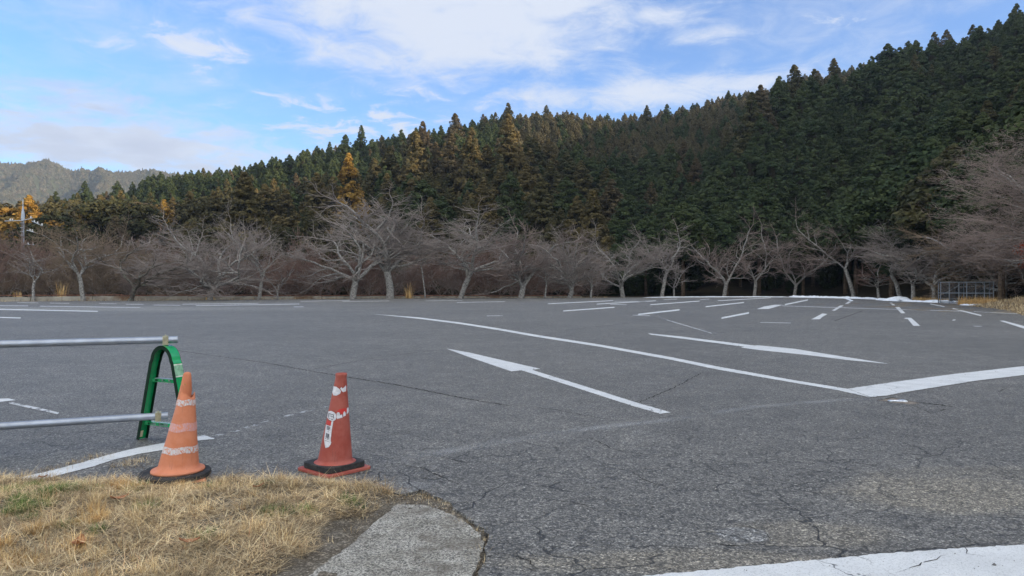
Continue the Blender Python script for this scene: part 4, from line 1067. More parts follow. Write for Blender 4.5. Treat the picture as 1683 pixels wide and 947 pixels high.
# the far slopes carry smaller, closer set trees
def is_far(a, b_):
    p_ = CX+F*a/b_; cr = np.interp(p_, [t[0] for t in Ctab], [t[2] for t in Ctab])
    return (b_ > 188) & ((p_ < 1000) | (b_ > cr+14))
keep &= ~is_far(x, y)
x4, y4 = scatter(-245, 300, 186, 380, 4.7, 14); p4 = CX+F*x4/y4; k4 = is_far(x4, y4) & (p4 > -160) & (p4 < 1900)
x = np.r_[x[keep], x2[k2], x4[k4]]; y = np.r_[y[keep], y2[k2], y4[k4]]; z = terr(x, y)
hs = 1.12*rs.uniform(.72, 1.10, len(x))*np.where(is_far(x, y), .74, 1.0)*np.where(vnoise(x,y,45,21) > .55, 1.08, .92)
pxx = CX+F*x/y; hs *= np.interp(pxx, [0,300,500,900,1000,1100,1300,1700], [.8,.8,.92,1,.80,.82,.95,1.0])
# hero trees whose tops stand out: (px, ytop, depth, height, width factor, type, material)
HERO = [(835,186,165,27,1.15,'cedar1','bronze'),(868,222,172,24,1.0,'cedar2','cedar'),(775,208,160,24,1.05,'cedar0','bronze'),(742,218,168,22,1.0,'cedar3','rust'),(716,232,175,20,1.0,'cedar4','rust'),
 (683,214,165,21,1.15,'cedar2','bronze'),(695,198,215,20,.95,'cedar0','rust'),(640,238,168,20,1.1,'cedar1','cedar'),(573,250,140,19,1.0,'cedar3','gold'),(594,205,225,20,.8,'cedar4','cypress'),(568,220,225,18,.9,'cedar2','cypress'),
 (520,282,140,17,1.05,'cedar1','bronze'),(547,288,138,15,1.0,'cedar0','bronze'),(615,258,165,19,1.0,'cedar2','cedar'),(930,248,160,21,1.1,'cedar3','cedar'),(955,262,150,18,1.15,'cedar4','cedar'),(1005,292,135,17,1.25,'cedar0','rust'),
 (905,262,150,19,1.1,'cedar1','cedar'),(748,185,235,22,1.0,'cedar2','rust'),(835,168,262,20,1.0,'cedar0','cedar'),(800,236,165,20,1.1,'cedar4','bronze'),(470,308,135,15,1.0,'cedar3','bronze'),(435,300,140,16,1.1,'cedar2','bronze'),
 (353,312,140,15,1.0,'cedar1','bronze'),(312,312,145,15,1.1,'cedar0','bronze'),(270,326,140,13,1.0,'cedar4','gold'),(248,334,138,12,.9,'cedar3','bronze'),(220,330,145,12,1.2,'round0','rust'),(165,318,150,15,1.1,'cedar2','bronze'),
 (140,296,235,14,.9,'cedar4','cypress'),(92,313,215,13,1.0,'cedar0','cypress'),(127,340,130,13,1.1,'cedar1','bronze'),(95,345,125,12,1.3,'cedar3','cedar'),(48,318,118,17,.95,'cedar2','gold'),(60,352,117,12,1.0,'round1','gold'),(5,338,120,14,1.2,'round0','gold'),(-20,330,120,15,1.2,'round1','bronze'),
 (28,385,112,10,1.2,'round0','gold'),(190,352,125,12,1.2,'cedar0','rust'),(1250,138,172,19,.95,'cedar1','rust'),(1235,150,160,18,.9,'cedar4','cedar'),(1305,105,192,19,1.0,'cedar2','cedar'),(1370,95,205,19,1.0,'cedar3','cedar'),(1338,112,190,18,1.0,'cedar0','cedar'),
 (1430,118,185,22,1.15,'cedar1','rust'),(1555,48,225,20,.95,'cedar2','rust'),(1535,52,232,19,1.05,'cedar0','cedar'),(1598,40,230,21,1.0,'cedar4','cedar'),(1618,75,190,22,1.2,'cedar3','cedar'),(1670,5,225,22,1.0,'cedar0','cypress'),(1640,32,232,20,1.0,'cedar2','cypress'),
 (1063,172,300,18,1.0,'cedar1','cedar'),(1096,170,305,17,1.0,'cedar2','cypress'),(898,172,288,18,1.0,'cedar4','cedar'),(1197,148,315,17,1.0,'cedar3','cypress'),(660,212,235,18,.95,'cedar1','cypress'),(725,205,250,17,.9,'cedar3','cypress')]
hx = [(h[0]-CX)/F*h[2] for h in HERO]; hy = [h[2] for h in HERO]
for h, a, b_ in zip(HERO, hx, hy):
    d = np.hypot(x-a, y-b_); rem = d < 3.6
    x, y, z, hs, pxx = x[~rem], y[~rem], z[~rem], hs[~rem], pxx[~rem]
# keep sight lines to the hero crowns: drop tall trees right in front of them
for h, a, b_ in zip(HERO, hx, hy):
    if h[6] in ('bronze','gold','rust') and h[2] < 200:
        inf = (y < b_) & (np.abs(pxx-h[0]) < 22) & (HZ-(z+H0*hs-CH)*F/y < h[1]+45)
        hs = np.where(inf, np.clip((CH+(HZ-(h[1]+62))*y/F-z)/H0, .45, hs), hs)
# visibility: front to back against a growing silhouette
top = (z+H0*hs-CH)*F/y; order = np.argsort(y); sil = np.full(2300, -20.); vis = np.zeros(len(x), bool); app = np.zeros(len(x))
for i in order:
    c = int(pxx[i]); w = max(1, int(3*hs[i]*F/y[i]*.5)); a, b_ = c-w+300, c+w+300
    if a < 0 or b_ >= 2300: continue
    seen = top[i]-np.median(sil[a:b_])
    if seen > 4 and -30 < c < 1713 and top[i] > 30: vis[i] = True; app[i] = min(seen, H0*hs[i]*F/y[i])*w
    sil[a:b_] = np.maximum(sil[a:b_], top[i]-w*1.2)
def kind_at(px, Y, u):
    """which species grows where, returns (mesh key list, material)"""
    cr = float(np.interp(px, [t[0] for t in Ctab], [t[2] for t in Ctab]))
    if px > 1000 and Y < cr+12:      # near right slope: cypress with cedars among it
        if u < .74: return 'cyp', 'cypress'
        return ('cedar', 'cypress') if u < .96 else ('cedar', 'cedar')
    if px < 480 and Y < 150: return ('cedar', 'bronze') if u < .35 else (('cedar','cedar') if u < .75 else ('round','cedar'))
    if Y < 190 and px < 1000: return ('cedar','cedar') if u < .42 else (('cyp','cypress') if u < .68 else ('cedar','bronze'))
    if px > 830 and Y > 195: return ('cyp','ridge') if u < .62 else (('cedar','ridge') if u < .80 else ('cyp','cypress'))  # far ridge takes the foliage colour lightened for sky light
    if u < .72: return 'cyp', 'cypress'
    return ('cedar', 'cypress') if u < .85 else ('cedar', 'rust' if u > .93 else 'cedar')
rank = np.argsort(-app); nind = 300-len(HERO); indiv = set([i for i in rank[:nind] if vis[i]])
def conifer(a, b_, zz, s, wf, key, m_, label, group, rz):
    root = empty('conifer_tree' if not key.startswith('round') else 'broadleaf_tree', (a, b_, zz), rz); root.scale = (s*wf, s*wf, s)
    tag(root, label, 'tree', group)
    for me, nm in ((CR[key],'crown'), (T_ME,'trunk')):
        c = bpy.data.objects.new(nm, me); C.objects.link(c); c.parent = root
        if nm == 'crown': c.material_slots[0].link = 'OBJECT'; c.material_slots[0].material = M[m_]
    return root
rn = random.Random(9)
cname = {'ridge':'brownish green','bronze':'bronze tinged','gold':'golden yellow','rust':'rusty brown','cedar':'olive green','cypress':'dark green'}
for h, a, b_ in zip(HERO, hx, hy):
    ztop = CH+(HZ-h[1])*h[2]/F; zz = max(float(terr(a, b_)), -.05); Ht = h[3]
    zz2 = ztop-Ht
    if zz2 < zz: Ht = ztop-zz; zz2 = zz
    elif zz2 > zz: Ht = min(ztop-zz, Ht*1.35); zz2 = ztop-Ht
    s = Ht/H0
    zone = 'left of the row of bare trees' if h[0] < 200 else ('rising above the bare trees on the left' if h[0] < 500 else ('in the tall stand at left centre' if h[0] < 900 else ('at the valley mouth in the centre' if h[0] < 1200 else 'standing out on the right ridge')))
    big = 'skyline' if h[2] > 205 and h[0] > 90 else 'front'
    conifer(a, b_, zz2-.4, s, h[4]*min(1.25, 24/Ht)*1.12, h[5], h[6], '%s %s %s, %s' % (cname[h[6]], 'pointed conifer' if 'cedar' in h[5] else 'rounded tree', 'on the skyline' if big == 'skyline' else 'taller than its neighbours', zone), 'standout %s trees %s, %s' % (cname[h[6]], zone, big), rn.random()*6.28)
rest = []
for i in range(len(x)):
    u = rn.random(); kk, m_ = kind_at(pxx[i], y[i], u)
    if i in indiv:
        nv = {'cedar':5,'cyp':4,'round':2}[kk]; key = kk+str(rn.randrange(nv))
        if pxx[i] > 1040 and y[i] < np.interp(pxx[i], [1040,1340,1440,1500,1580,1640,1900], [112,116,108,98,86,80,70]): key = 'edge'+str(rn.randrange(3))
        zone = 'right hand slope' if pxx[i] > 1230 else ('spur right of the valley' if pxx[i] > 1010 and y[i] < 200 else ('hillside in the centre' if pxx[i] > 620 else 'hillside on the left'))
        dist = 'lower' if y[i] < 150 else 'upper'
        conifer(x[i], y[i], z[i]-.4, hs[i], rn.uniform(1.25,1.65), key, m_, '%s %s in the closed forest, %s %s' % (cname[m_], 'pointed cedar' if kk == 'cedar' else ('round headed cypress' if kk == 'cyp' else 'broad leafed tree'), dist, zone), '%s %s trees of the %s %s' % (cname[m_], kk if kk != 'cyp' else 'cypress', dist, zone), rn.random()*6.28)
    else:
        rest.append((x[i], y[i], z[i]-.4, hs[i]*rn.uniform(.97,1.08), {'cedar':0,'cyp':1,'round':2}[kk], m_))
# off to the right of the frame: the ridge that throws the shade
x3, y3 = scatter(60, 285, -230, 300, 7.0, 4); p3 = np.where(y3 > 1, CX+F*x3/np.maximum(y3,1), 9999); k3 = (p3 > 1900) & (x3 > 58+0*y3); x3, y3 = x3[k3], y3[k3]; z3 = terr(x3, y3)
for a, b_, c_ in zip(x3, y3, z3): rest.append((a, b_, c_-.4, rn.uniform(.75,1.1), rn.choice([0,1,1]), 'cypress'))

def stuff_instances(name, label, pts, keys):
    """pts: (x,y,z,scale,index); keys: list of (crown mesh, material) in index order; one object, geometry nodes"""
    col = bpy.data.collections.new(name+'_kinds')
    for i, (me, m_) in enumerate(keys):
        o = bpy.data.objects.new('kind%03d' % i, me); col.objects.link(o)
        o.material_slots[0].link = 'OBJECT'; o.material_slots[0].material = m_
    P = np.array([p[:3] for p in pts], np.float32)
    me = bpy.data.meshes.new(name); me.vertices.add(len(P)); me.vertices.foreach_set('co', P.ravel())
    a = me.attributes.new('sc', 'FLOAT', 'POINT'); a.data.foreach_set('value', np.array([p[3] for p in pts], np.float32))
    a = me.attributes.new('ix', 'INT', 'POINT'); a.data.foreach_set('value', np.array([p[4] for p in pts], np.int32))
    a = me.attributes.new('rz', 'FLOAT', 'POINT'); a.data.foreach_set('value', (rs.rand(len(pts))*6.28).astype(np.float32))
    o = bpy.data.objects.new(name, me); C.objects.link(o)
    ng = bpy.data.node_groups.new(name, 'GeometryNodeTree')
    ng.interface.new_socket('Geometry', in_out='INPUT', socket_type='NodeSocketGeometry'); ng.interface.new_socket('Geometry', in_out='OUTPUT', socket_type='NodeSocketGeometry')
    n = ng.nodes; l = ng.links
    gi = n.new('NodeGroupInput'); go = n.new('NodeGroupOutput'); ip = n.new('GeometryNodeInstanceOnPoints'); ci = n.new('GeometryNodeCollectionInfo')
    ci.inputs['Collection'].default_value = col; ci.inputs['Separate Children'].default_value = True; ci.inputs['Reset Children'].default_value = True
    def na(nm, dt):
        q = n.new('GeometryNodeInputNamedAttribute'); q.data_type = dt; q.inputs['Name'].default_value = nm; return q.outputs['Attribute']
    cmb = n.new('ShaderNodeCombineXYZ'); l.new(na('rz','FLOAT'), cmb.inputs[2])
    l.new(gi.outputs[0], ip.inputs['Points']); l.new(ci.outputs[0], ip.inputs['Instance']); ip.inputs['Pick Instance'].default_value = True
    l.new(na('ix','INT'), ip.inputs['Instance Index']); l.new(cmb.outputs[0], ip.inputs['Rotation']); l.new(na('sc','FLOAT'), ip.inputs['Scale'])
    l.new(ip.outputs[0], go.inputs[0])
    md = o.modifiers.new('scatter', 'NODES'); md.node_group = ng
    tag(o, label, 'forest', kind='stuff'); return o
keys = []; kidx = {}
for kk, metas in (('cedar',['lcedar0','lcedar1','lcedar2']),('cyp',['lcyp0','lcyp1','lcyp2']),('round',['lround0'])):
    for m_ in ('cypress','cedar','rust','bronze','ridge'):
        kidx[('n'+kk, m_)] = [len(keys)]; keys.append((CR[{'cedar':'cedar1','cyp':'cyp2','round':'round0'}[kk]], M[m_]))
        for mk in metas: kidx.setdefault((kk, m_), []).append(len(keys)); keys.append((CR[mk], M[m_]))
names = ['cedar','cyp','round']
pts = [(a,b_,c_,s,rn.choice(kidx[(('n' if b_ < 150 and a < 150 else '')+names[q], m_)])) for a,b_,c_,s,q,m_ in rest]
stuff_instances('forest', 'the rest of the closed evergreen forest covering the hills behind the car park', pts, keys)
# dark evergreen undergrowth below the right hand wood and along the hill foot
ug = []
for q in range(150):
    px_ = rn.uniform(-60, 1760); Y = (edgeY(min(px_,1683)) if px_ < 1640 else 52)+(rn.uniform(22,34) if px_ < 980 else rn.uniform(16,26)); xx = (px_-CX)/F*Y
    ug.append((xx, Y, float(terr(xx, Y))-.9, rn.uniform(.22,.36)*(1.15 if px_ < 980 else .9), 0))
for q in range(220):
    px_ = rn.uniform(985, 1760); Y = (edgeY(min(px_,1683)) if px_ < 1640 else 52)+rn.uniform(22,36); xx = (px_-CX)/F*Y
    ug.append((xx, Y, float(terr(xx, Y))-1.2, rn.uniform(.34,.5), 0))
stuff_instances('undergrowth', 'dark evergreen undergrowth at the foot of the wood', ug, [(CR['lround0'], M['cypress'])])

# ---------------------------------------------------------------- distant mountain
def far_mountain():
    pp_ = [(-700,300),(-400,262),(-200,280),(-60,266),(0,268),(40,268),(80,262),(105,274),(120,282),(135,275),(150,281),(165,275),(185,283),(220,281),(250,276),(275,284),(320,287),(400,296),(600,330),(900,400)]
    xs = np.linspace(-1250, 120, 150); ds = np.linspace(950, 1750, 90)
    def hgt(X, Y):
        px = CX+F*X/Y; ytop = np.interp(px, [p[0] for p in pp_], [p[1] for p in pp_])
        crest = 1400*(HZ-ytop)/F-3
        t = np.clip((Y-960)/(1400-960), 0, 1.0); back = np.clip((Y-1400)/350, 0, 1)
        z = crest*(t**1.15)-back*crest*.6
        rid = np.abs(vnoise(X+Y*.35, Y*.35, 110, 31)-.5)*2; rid2 = np.abs(vnoise(X-Y*.2, Y*.5, 33, 32)-.5)*2
        return z+((1-rid)*105+(1-rid2)*26-85)*np.sin(np.pi*np.clip(t,0,1))**.9
    X, Y = np.meshgrid(xs, ds); Z = hgt(X, Y)
    v = np.stack([X.ravel(), Y.ravel(), Z.ravel()], 1); nx = len(xs); i, j = np.meshgrid(np.arange(nx-1), np.arange(len(ds)-1)); a = (j*nx+i).ravel()
    me = mesh_np('distant_hills', v, np.stack([a, a+1, a+1+nx, a+nx], 1), 4, True)
    tag(link('distant_hills', me, simple('far_slope', (.05,.055,.03), .95, var=.3, scale=.05, spec=.05)), kind='structure')
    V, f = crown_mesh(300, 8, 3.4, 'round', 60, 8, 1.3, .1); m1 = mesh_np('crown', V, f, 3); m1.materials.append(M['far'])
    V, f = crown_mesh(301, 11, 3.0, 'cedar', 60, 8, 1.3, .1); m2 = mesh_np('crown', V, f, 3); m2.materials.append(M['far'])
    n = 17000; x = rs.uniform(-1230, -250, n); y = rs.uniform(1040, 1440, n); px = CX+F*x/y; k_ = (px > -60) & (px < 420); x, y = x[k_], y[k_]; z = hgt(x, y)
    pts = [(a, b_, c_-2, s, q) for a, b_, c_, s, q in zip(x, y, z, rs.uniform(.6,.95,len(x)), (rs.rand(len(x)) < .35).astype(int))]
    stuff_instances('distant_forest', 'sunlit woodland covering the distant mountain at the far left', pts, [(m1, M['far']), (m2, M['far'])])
far_mountain()

# ---------------------------------------------------------------- things along the far edge
def kerb_wall():
    root = empty('kerb_wall', (0,0,0)); tag(root, 'low weathered concrete kerb wall with rusty rail behind the left end of the car park', 'wall')
    pts = [(-60,496.2),(200,494.5),(310,493.4),(420,492.4),(530,491.5),(640,490.7),(800,490.3),(960,489.3)]
    m = simple('stained_concrete', (.30,.27,.22), .9, var=.35, scale=.8, dirt=(.16,.085,.045), dscale=.35)
    rust = simple('rusty_rail_paint', (.17,.075,.045), .8, var=.4, scale=2)
    b = MB(); r_ = MB()
    for i in range(len(pts)-1):
        a = Vector((*G(*pts[i]), 0)); c = Vector((*G(*pts[i+1]), 0)); d = (c-a); L = d.length; d.normalize(); nn = Vector((-d.y, d.x, 0)); ang = math.atan2(d.y, d.x)
        Mz = Matrix.Rotation(ang, 3, 'Z'); h = .42-.045*i
        k = int(L/2.0)
        for j in range(k):
            hh = h*rn.uniform(.9,1.04); b.box(a+d*(j+.5)*L/k+nn*.55+Vector((0,0,hh/2-.1)), (L/k-.03, .22, hh+.2), Mz)
        r_.box((a+c)/2+nn*.95+Vector((0,0,h+.10)), (L*1.0, .06, .09), Mz)
        for j in range(int(L/3)): r_.box(a+d*(j+.5)*3+nn*.95+Vector((0,0,h/2)), (.07, .07, h+.2), Mz)
    b.build('wall_blocks', m, root, bevel=.02); r_.build('rail', rust, root)
kerb_wall()
def utility_pole():
    x, y = (38-CX)/F*84, 84.0; s = y/F; z = lambda py: CH+(HZ-py)*s
    root = empty('utility_pole', (x, y, -.05)); tag(root, 'tall utility pole with grey pointed cap, crossarms and transformer at the far left', 'utility pole')
    conc = simple('pole_concrete', (.16,.14,.14), .8, var=.2, scale=2); grey = simple('grey_metal', (.38,.41,.46), .5, var=.15, scale=2); por = simple('porcelain', (.75,.75,.73), .3)
    b = MB(); b.tube([(0,0,-1),(0,0,z(361))], [.20,.155], 16); b.build('pole', conc, root, smooth=False)
    b = MB(); b.lathe([(.19,z(362)),(.20,z(356)),(.17,z(350)),(.10,z(343)),(.05,z(338)),(.04,z(330)),(.015,z(327)),(.001,z(327))], 16); b.build('pole_cap', grey, root, smooth=True)
    b = MB()
    for dx, z0, z1 in ((.17,z(400),z(362)),): b.tube([(dx,-.12,z0),(dx,-.12,z1)], .03, 8)
    for py in (366,374,380,386): b.tube([(-.2,-.18,z(py)),(.2,-.18,z(py))], .03, 8)
    b.build('climbing_bracket', grey, root)
    def arm(py, x0, x1, py1=None, ins=()):
        b = MB(); z0 = z(py); z1 = z(py1 if py1 else py); b.tube([(x0*s,-.2,z0),(x1*s,-.2,z1)], .045, 8); o = b.build('crossarm', grey, root)
        for t in ins:
            q = MB(); xx = (x0+(x1-x0)*t)*s; zz = z0+(z1-z0)*t
            q.lathe([(.03,0),(.09,.03),(.05,.07),(.09,.11),(.05,.15),(.08,.19),(.02,.24)], 10); c = q.build('insulator', por, o); c.location = (xx, -.2, zz+.03)
    arm(363,-28,2,362,(.3,.42)); arm(362,2,18,358,(.8,)); arm(363,16,34,371,(.25,.55,.95)); arm(378,8,26,383,(.3,.5)); arm(401,6,20,402,(.3,.85)); arm(466,-8,38,467,(.5,.75,.95))
    b = MB(); b.lathe([(.001,0),(.34,0),(.36,.05),(.36,.95),(.34,1.0),(.15,1.05),(.001,1.05)], 20); o = b.build('transformer', grey, root, smooth=False); o.location = (.50, -.45, z(463))
    b = MB()
    for a_ in (-.12,.14): b.lathe([(.03,1.03),(.07,1.06),(.04,1.12),(.07,1.18),(.02,1.24)], 10, False, lambda p, t, a_=a_: p+Vector((a_,0,0)))
    c = b.build('bushing', por, o)
    b = MB(); b.box((-.1,-.25,z(478)), (.62,.4,1.1)); b.build('switch_box', simple('slate_box', (.12,.13,.17), .6), root, bevel=.03)
utility_pole()
def wire_cage():
    x0, y0 = G(1546, 499.5); x1, y1 = G(1633, 500.3); s = y0/F
    root = empty('wire_cage', ((x0+x1)/2, (y0+y1)/2, 0), math.atan2(y1-y0, x1-x0)); W = math.hypot(x1-x0, y1-y0)
    tag(root, 'low grey wire mesh rubbish cage at the far right corner of the car park', 'cage')
    gal = simple('dull_galvanised', (.17,.19,.22), .5, metal=.3, var=.2, scale=3); H = 1.62; D = 1.8
    b = MB()
    for xx in (-W/2, -W/2+W*.165, -W/2+W*.35, 0.0, W*.17, W*.33, W/2):
        for yy in ((0, D) if xx in (-W/2, W/2, 0.0) else (0,)): b.box((xx, yy, H/2), (.05,.05,H))
    b.build('post', gal, root)
    b = MB()
    for zz in (.12,H*.5,H): b.box((0,0,zz), (W,.045,.045)); b.box((0,D,zz), (W,.045,.045)); b.box((-W/2,D/2,zz), (.045,D,.045)); b.box((W/2,D/2,zz), (.045,D,.045))
    b.box((-W*.28,-.03,.38), (W*.44,.04,.035)); b.build('rail', gal, root)
    b = MB()
    for k in range(int(W/.10)): b.box((-W/2+.05+k*.10,.01,H/2), (.005,.005,H)); b.box((-W/2+.05+k*.10,D-.01,H/2), (.005,.005,H))
    for k in range(int(H/.10)): b.box((0,.01,.05+k*.10), (W,.005,.005)); b.box((0,D-.01,.05+k*.10), (W,.005,.005))
    b.build('wire_mesh', simple('wire', (.12,.14,.18), .5, var=.1), root)
    b = MB(); b.box((0,D/2,H+.03), (W+.1,D+.1,.02)); b.build('roof_mesh', simple('cage_lid', (.20,.21,.22), .6, var=.2), root)
wire_cage()
def snow():
    m, nt, b, co = mat('old_snow')
    nt.put(b.inputs['Base Color'], nt.mix(nt.remap(nt.noise(co, 1.5, 5), .5, .75, 0, .6), c4((.72,.75,.80)), c4((.45,.44,.42)))); b.inputs['Roughness'].default_value = .8
    nt.put(b.inputs['Normal'], nt.bump(nt.noise(co, 3, 5), .6, .1))
    def strip(pts, depth, h, seed, name='snow', lab=None):
        r_ = np.random.RandomState(seed); n = 90; t = np.linspace(0, len(pts)-1, n); q = np.array([G(*p) for p in pts])
        gx = np.interp(t, range(len(pts)), q[:,0]); gy = np.interp(t, range(len(pts)), q[:,1]); mm = 9
        w = depth*(.35+.9*vnoise(t*8, t*0, 1.7, seed))*np.minimum(1, np.minimum(t, t[-1]-t)*6+.05); V = []
        for j in range(mm):
            s_ = j/(mm-1); prof = math.sin(math.pi*s_)**.6
            zz = h*prof*(.3+1.0*vnoise(t*9+j*.7, t*0+j*.5, 1.0, seed+1))*np.minimum(1, np.minimum(t, t[-1]-t)*6+.05)-.01
            V.append(np.stack([gx, gy+(s_-.35)*w, zz], 1))
        V = np.concatenate(V); i, j = np.meshgrid(np.arange(n-1), np.arange(mm-1)); a = (j*n+i).ravel()
        o = link(name, mesh_np(name, V, np.stack([a, a+1, a+1+n, a+n], 1), 4, True), m); tag(o, lab, 'snow', kind='stuff')
    strip([(1056,489.3),(1140,488.6),(1230,488.4),(1300,488.6)], 2.2, .10, 1, lab='thin strip of old snow along the back edge right of the middle')
    strip([(1300,488.8),(1345,489.6),(1400,491.0),(1445,492.6)], 3.0, .22, 2, lab='lumpy band of old snow in front of the black wood')
    strip([(1440,493.2),(1480,495.6),(1540,497.6),(1580,499.4)], 1.8, .22, 3, lab='band of old snow in front of the trees beside the wire cage')
    strip([(1584,502.0),(1605,502.2),(1640,503.2)], 1.2, .10, 4, lab='short strip of snow in front of the wire cage and its dry grass')
    strip([(1386,489.6),(1396,492.5),(1402,495)], 1.0, .08, 6, lab='small tongue of snow reaching onto the paving')
    # heap
    x, y = G(1478, 494.6); n = 40; k = 14; V = []; r_ = np.random.RandomState(5)
    for j in range(k):
        s_ = j/(k-1)
        for i in range(n):
            a = 6.283*i/n; rr = s_*(1+.18*math.sin(3*a)+.1*math.sin(7*a+1)); xx = 1.15*rr*math.cos(a); yy = .9*rr*math.sin(a)
            zz = .36*(1-s_**2.6)+.22*(float(vnoise(np.array(xx*3+20), np.array(yy*3+9), 1., 7))-.5)*(1-s_*.5)
            V.append((x+xx, y+yy, max(zz, -.02) if s_ < 1 else -.02))
    i, j = np.meshgrid(np.arange(n), np.arange(k-1)); i = i.ravel(); j = j.ravel()
    f = np.stack([j*n+i, (j+1)*n+i, (j+1)*n+(i+1) % n, j*n+(i+1) % n], 1)
    o = link('snow_heap', mesh_np('snow_heap', V, f, 4, True), m); tag(o, 'knee high heap of shovelled snow at the back edge left of the wire cage', 'snow heap')
snow()
def far_grass():
    def patch(name, pts, n, lab, h=(.15,.5), m_='straw', seed=1, zf=None):
        r_ = np.random.RandomState(seed); q = np.array([G(*p) for p in pts]); X = []; Y = []
        while len(X) < n:
            a = r_.uniform(q[:,0].min(), q[:,0].max(), n); b_ = r_.uniform(q[:,1].min(), q[:,1].max(), n); k_ = inpoly(a, b_, q); X += list(a[k_]); Y += list(b_[k_])
        X = np.array(X[:n]); Y = np.array(Y[:n]); z = np.zeros(n) if zf is None else zf(X, Y)
        v, f = blades(n, X, Y, z, r_.uniform(*h, n), r_.uniform(.010,.022,n), r_.rand(n)*1.1, r_.rand(n)*6.28, r_.uniform(0,1.3,n))
        o = link(name, mesh_np(name, v, f, 4), M[m_]); tag(o, lab, 'grass', kind='stuff')
    # bank at the right edge
    bank = [(1590,503.5),(1625,502),(1650,500.5),(1683,499),(1760,498),(1800,520),(1740,522),(1683,519.5),(1660,512),(1635,507.5)]
    q = np.array([G(*p) for p in bank])
    def bz(x, y): return np.clip(sdist(x, y, q)/2.5, 0, 1)*.55-.03+(vnoise(x,y,1.2,3)-.5)*.12
    xs = np.linspace(q[:,0].min()-.5, q[:,0].max()+.5, 90); ys = np.linspace(q[:,1].min()-.5, q[:,1].max()+.5, 120); X, Y = np.meshgrid(xs, ys); Z = bz(X, Y)
    a, b_ = np.meshgrid(np.arange(89), np.arange(119)); a = (b_*90+a).ravel()
    tag(link('grass_bank', mesh_np('grass_bank', np.stack([X.ravel(),Y.ravel(),Z.ravel()],1), np.stack([a,a+1,a+91,a+90],1), 4, True), simple('bank_soil', (.17,.13,.08), .95, var=.35, scale=3)), kind='structure')
    patch('bank_grass', bank, 16000, 'dry grass on the low bank at the right edge of the car park', (.08,.30), 'mat', 2, bz)
    patch('cage_grass', [(1575,500.2),(1640,500.6),(1640,503),(1575,501.5)], 2600, 'tall dry grass in front of the right half of the wire cage', (.25,.75), 'orange_straw', 3)
    patch('wood_edge_grass', [(1500,492.8),(1530,493.6),(1560,496),(1560,497.5),(1530,495.2),(1500,494)], 1600, 'dry grass round the trunks left of the wire cage', (.15,.45), 'orange_straw', 4)
    patch('kerb_grass', [(-40,495.6),(200,494.2),(640,490.4),(1000,489),(1000,489.5),(640,490.9),(200,494.8),(-40,496.2)], 5200, 'thin dry weeds along the foot of the low kerb wall', (.08,.30), 'mat', 5)
    def weeds(px, py, h, lab, seed, n=60, rad=.5):
        r_ = np.random.RandomState(seed); x, y = G(px, py); a = r_.rand(n)*6.28; q_ = r_.rand(n)*rad
        v, f = blades(n, x+np.cos(a)*q_, y+np.sin(a)*q_, np.zeros(n), r_.uniform(h*.4,h,n), r_.uniform(.03,.06,n), r_.rand(n)*.25, a, r_.uniform(0,.35,n), 4)
        o = link('weed_clump', mesh_np('weed_clump', v, f, 4), M['orange_straw']); tag(o, lab, 'weeds')
    weeds(100,493.8,2.0,'tall orange dead weed stalks between the two leftmost trees',1)
    weeds(672,490.8,2.0,'orange dead weed stalks right of the thickest trunk',2)
    weeds(30,494.6,1.0,'low reddish dead weeds by the kerb at the far left edge',3)
    weeds(345,493.2,.6,'small dead weeds at the foot of the many-stemmed left tree',4)
far_grass()
# red leaved shrub at the right edge
def red_bush():
    V, f = crown_mesh(71, 1.0, .9, 'round', 60, 12, .16, .1); me = mesh_np('crown', V, f, 3); me.materials.append(M['redleaf'])
    root = empty('red_leaved_tree', ((1695-CX)/F*46, 46, -.05)); tag(root, 'small tree with remaining red leaves at the right edge under the huge bare cherry', 'tree')
    for dx, zz, s in ((0,3.3,.9),(.5,2.4,1.0),(.9,3.0,1.2),(.4,1.9,.6)):
        c = bpy.data.objects.new('crown', me); C.objects.link(c); c.parent = root; c.location = (dx, 0, zz); c.scale = (s,s,s)
    b = MB(); b.tube([(.5,0,-.2),(.45,0,1.2),(.5,0,2.2),(.4,0,3.6)], [.08,.07,.05,.02], 8); b.build('trunk', M['barkdark'], root)
red_bush()

# ---------------------------------------------------------------- air
def haze():
    b = MB(); b.box((-300, 700, 218), (2900, 3300, 440))
    m = bpy.data.materials.new('haze'); m.use_nodes = True; nt = m.node_tree; nt.nodes.clear()
    out = nt.nodes.new('ShaderNodeOutputMaterial'); v = nt.nodes.new('ShaderNodeVolumePrincipled')
    v.inputs['Color'].default_value = (.62,.74,.92,1); v.inputs['Density'].default_value = .00017; v.inputs['Anisotropy'].default_value = .2
    nt.links.new(v.outputs[0], out.inputs['Volume'])
    o = b.build('haze', m); tag(o, 'thin bluish air between the camera and the distant mountain', 'haze', kind='stuff')
HAZE = True
if HAZE: haze()

# ---------------------------------------------------------------- sky, sun, camera
SUN_AZ = 115.0; SUN_EL = 10.5
w = bpy.data.worlds.new('World'); bpy.context.scene.world = w; w.use_nodes = True
nt = N(w.node_tree); bg = w.node_tree.nodes['Background']
sky = nt.new('ShaderNodeTexSky'); sky.sky_type = 'NISHITA'; sky.sun_disc = False
sky.sun_elevation = R(SUN_EL); sky.sun_rotation = R(SUN_AZ); sky.air_density = 1.0; sky.dust_density = .1; sky.ozone_density = 3.0; sky.altitude = 300
tc = nt.new('ShaderNodeTexCoord'); D = tc.outputs['Generated']
sep = nt.new('ShaderNodeSeparateXYZ'); nt.put(sep.inputs[0], D)
az = nt.m('ARCTAN2', sep.outputs[0], sep.outputs[1]); el = nt.m('ARCSINE', sep.outputs[2])
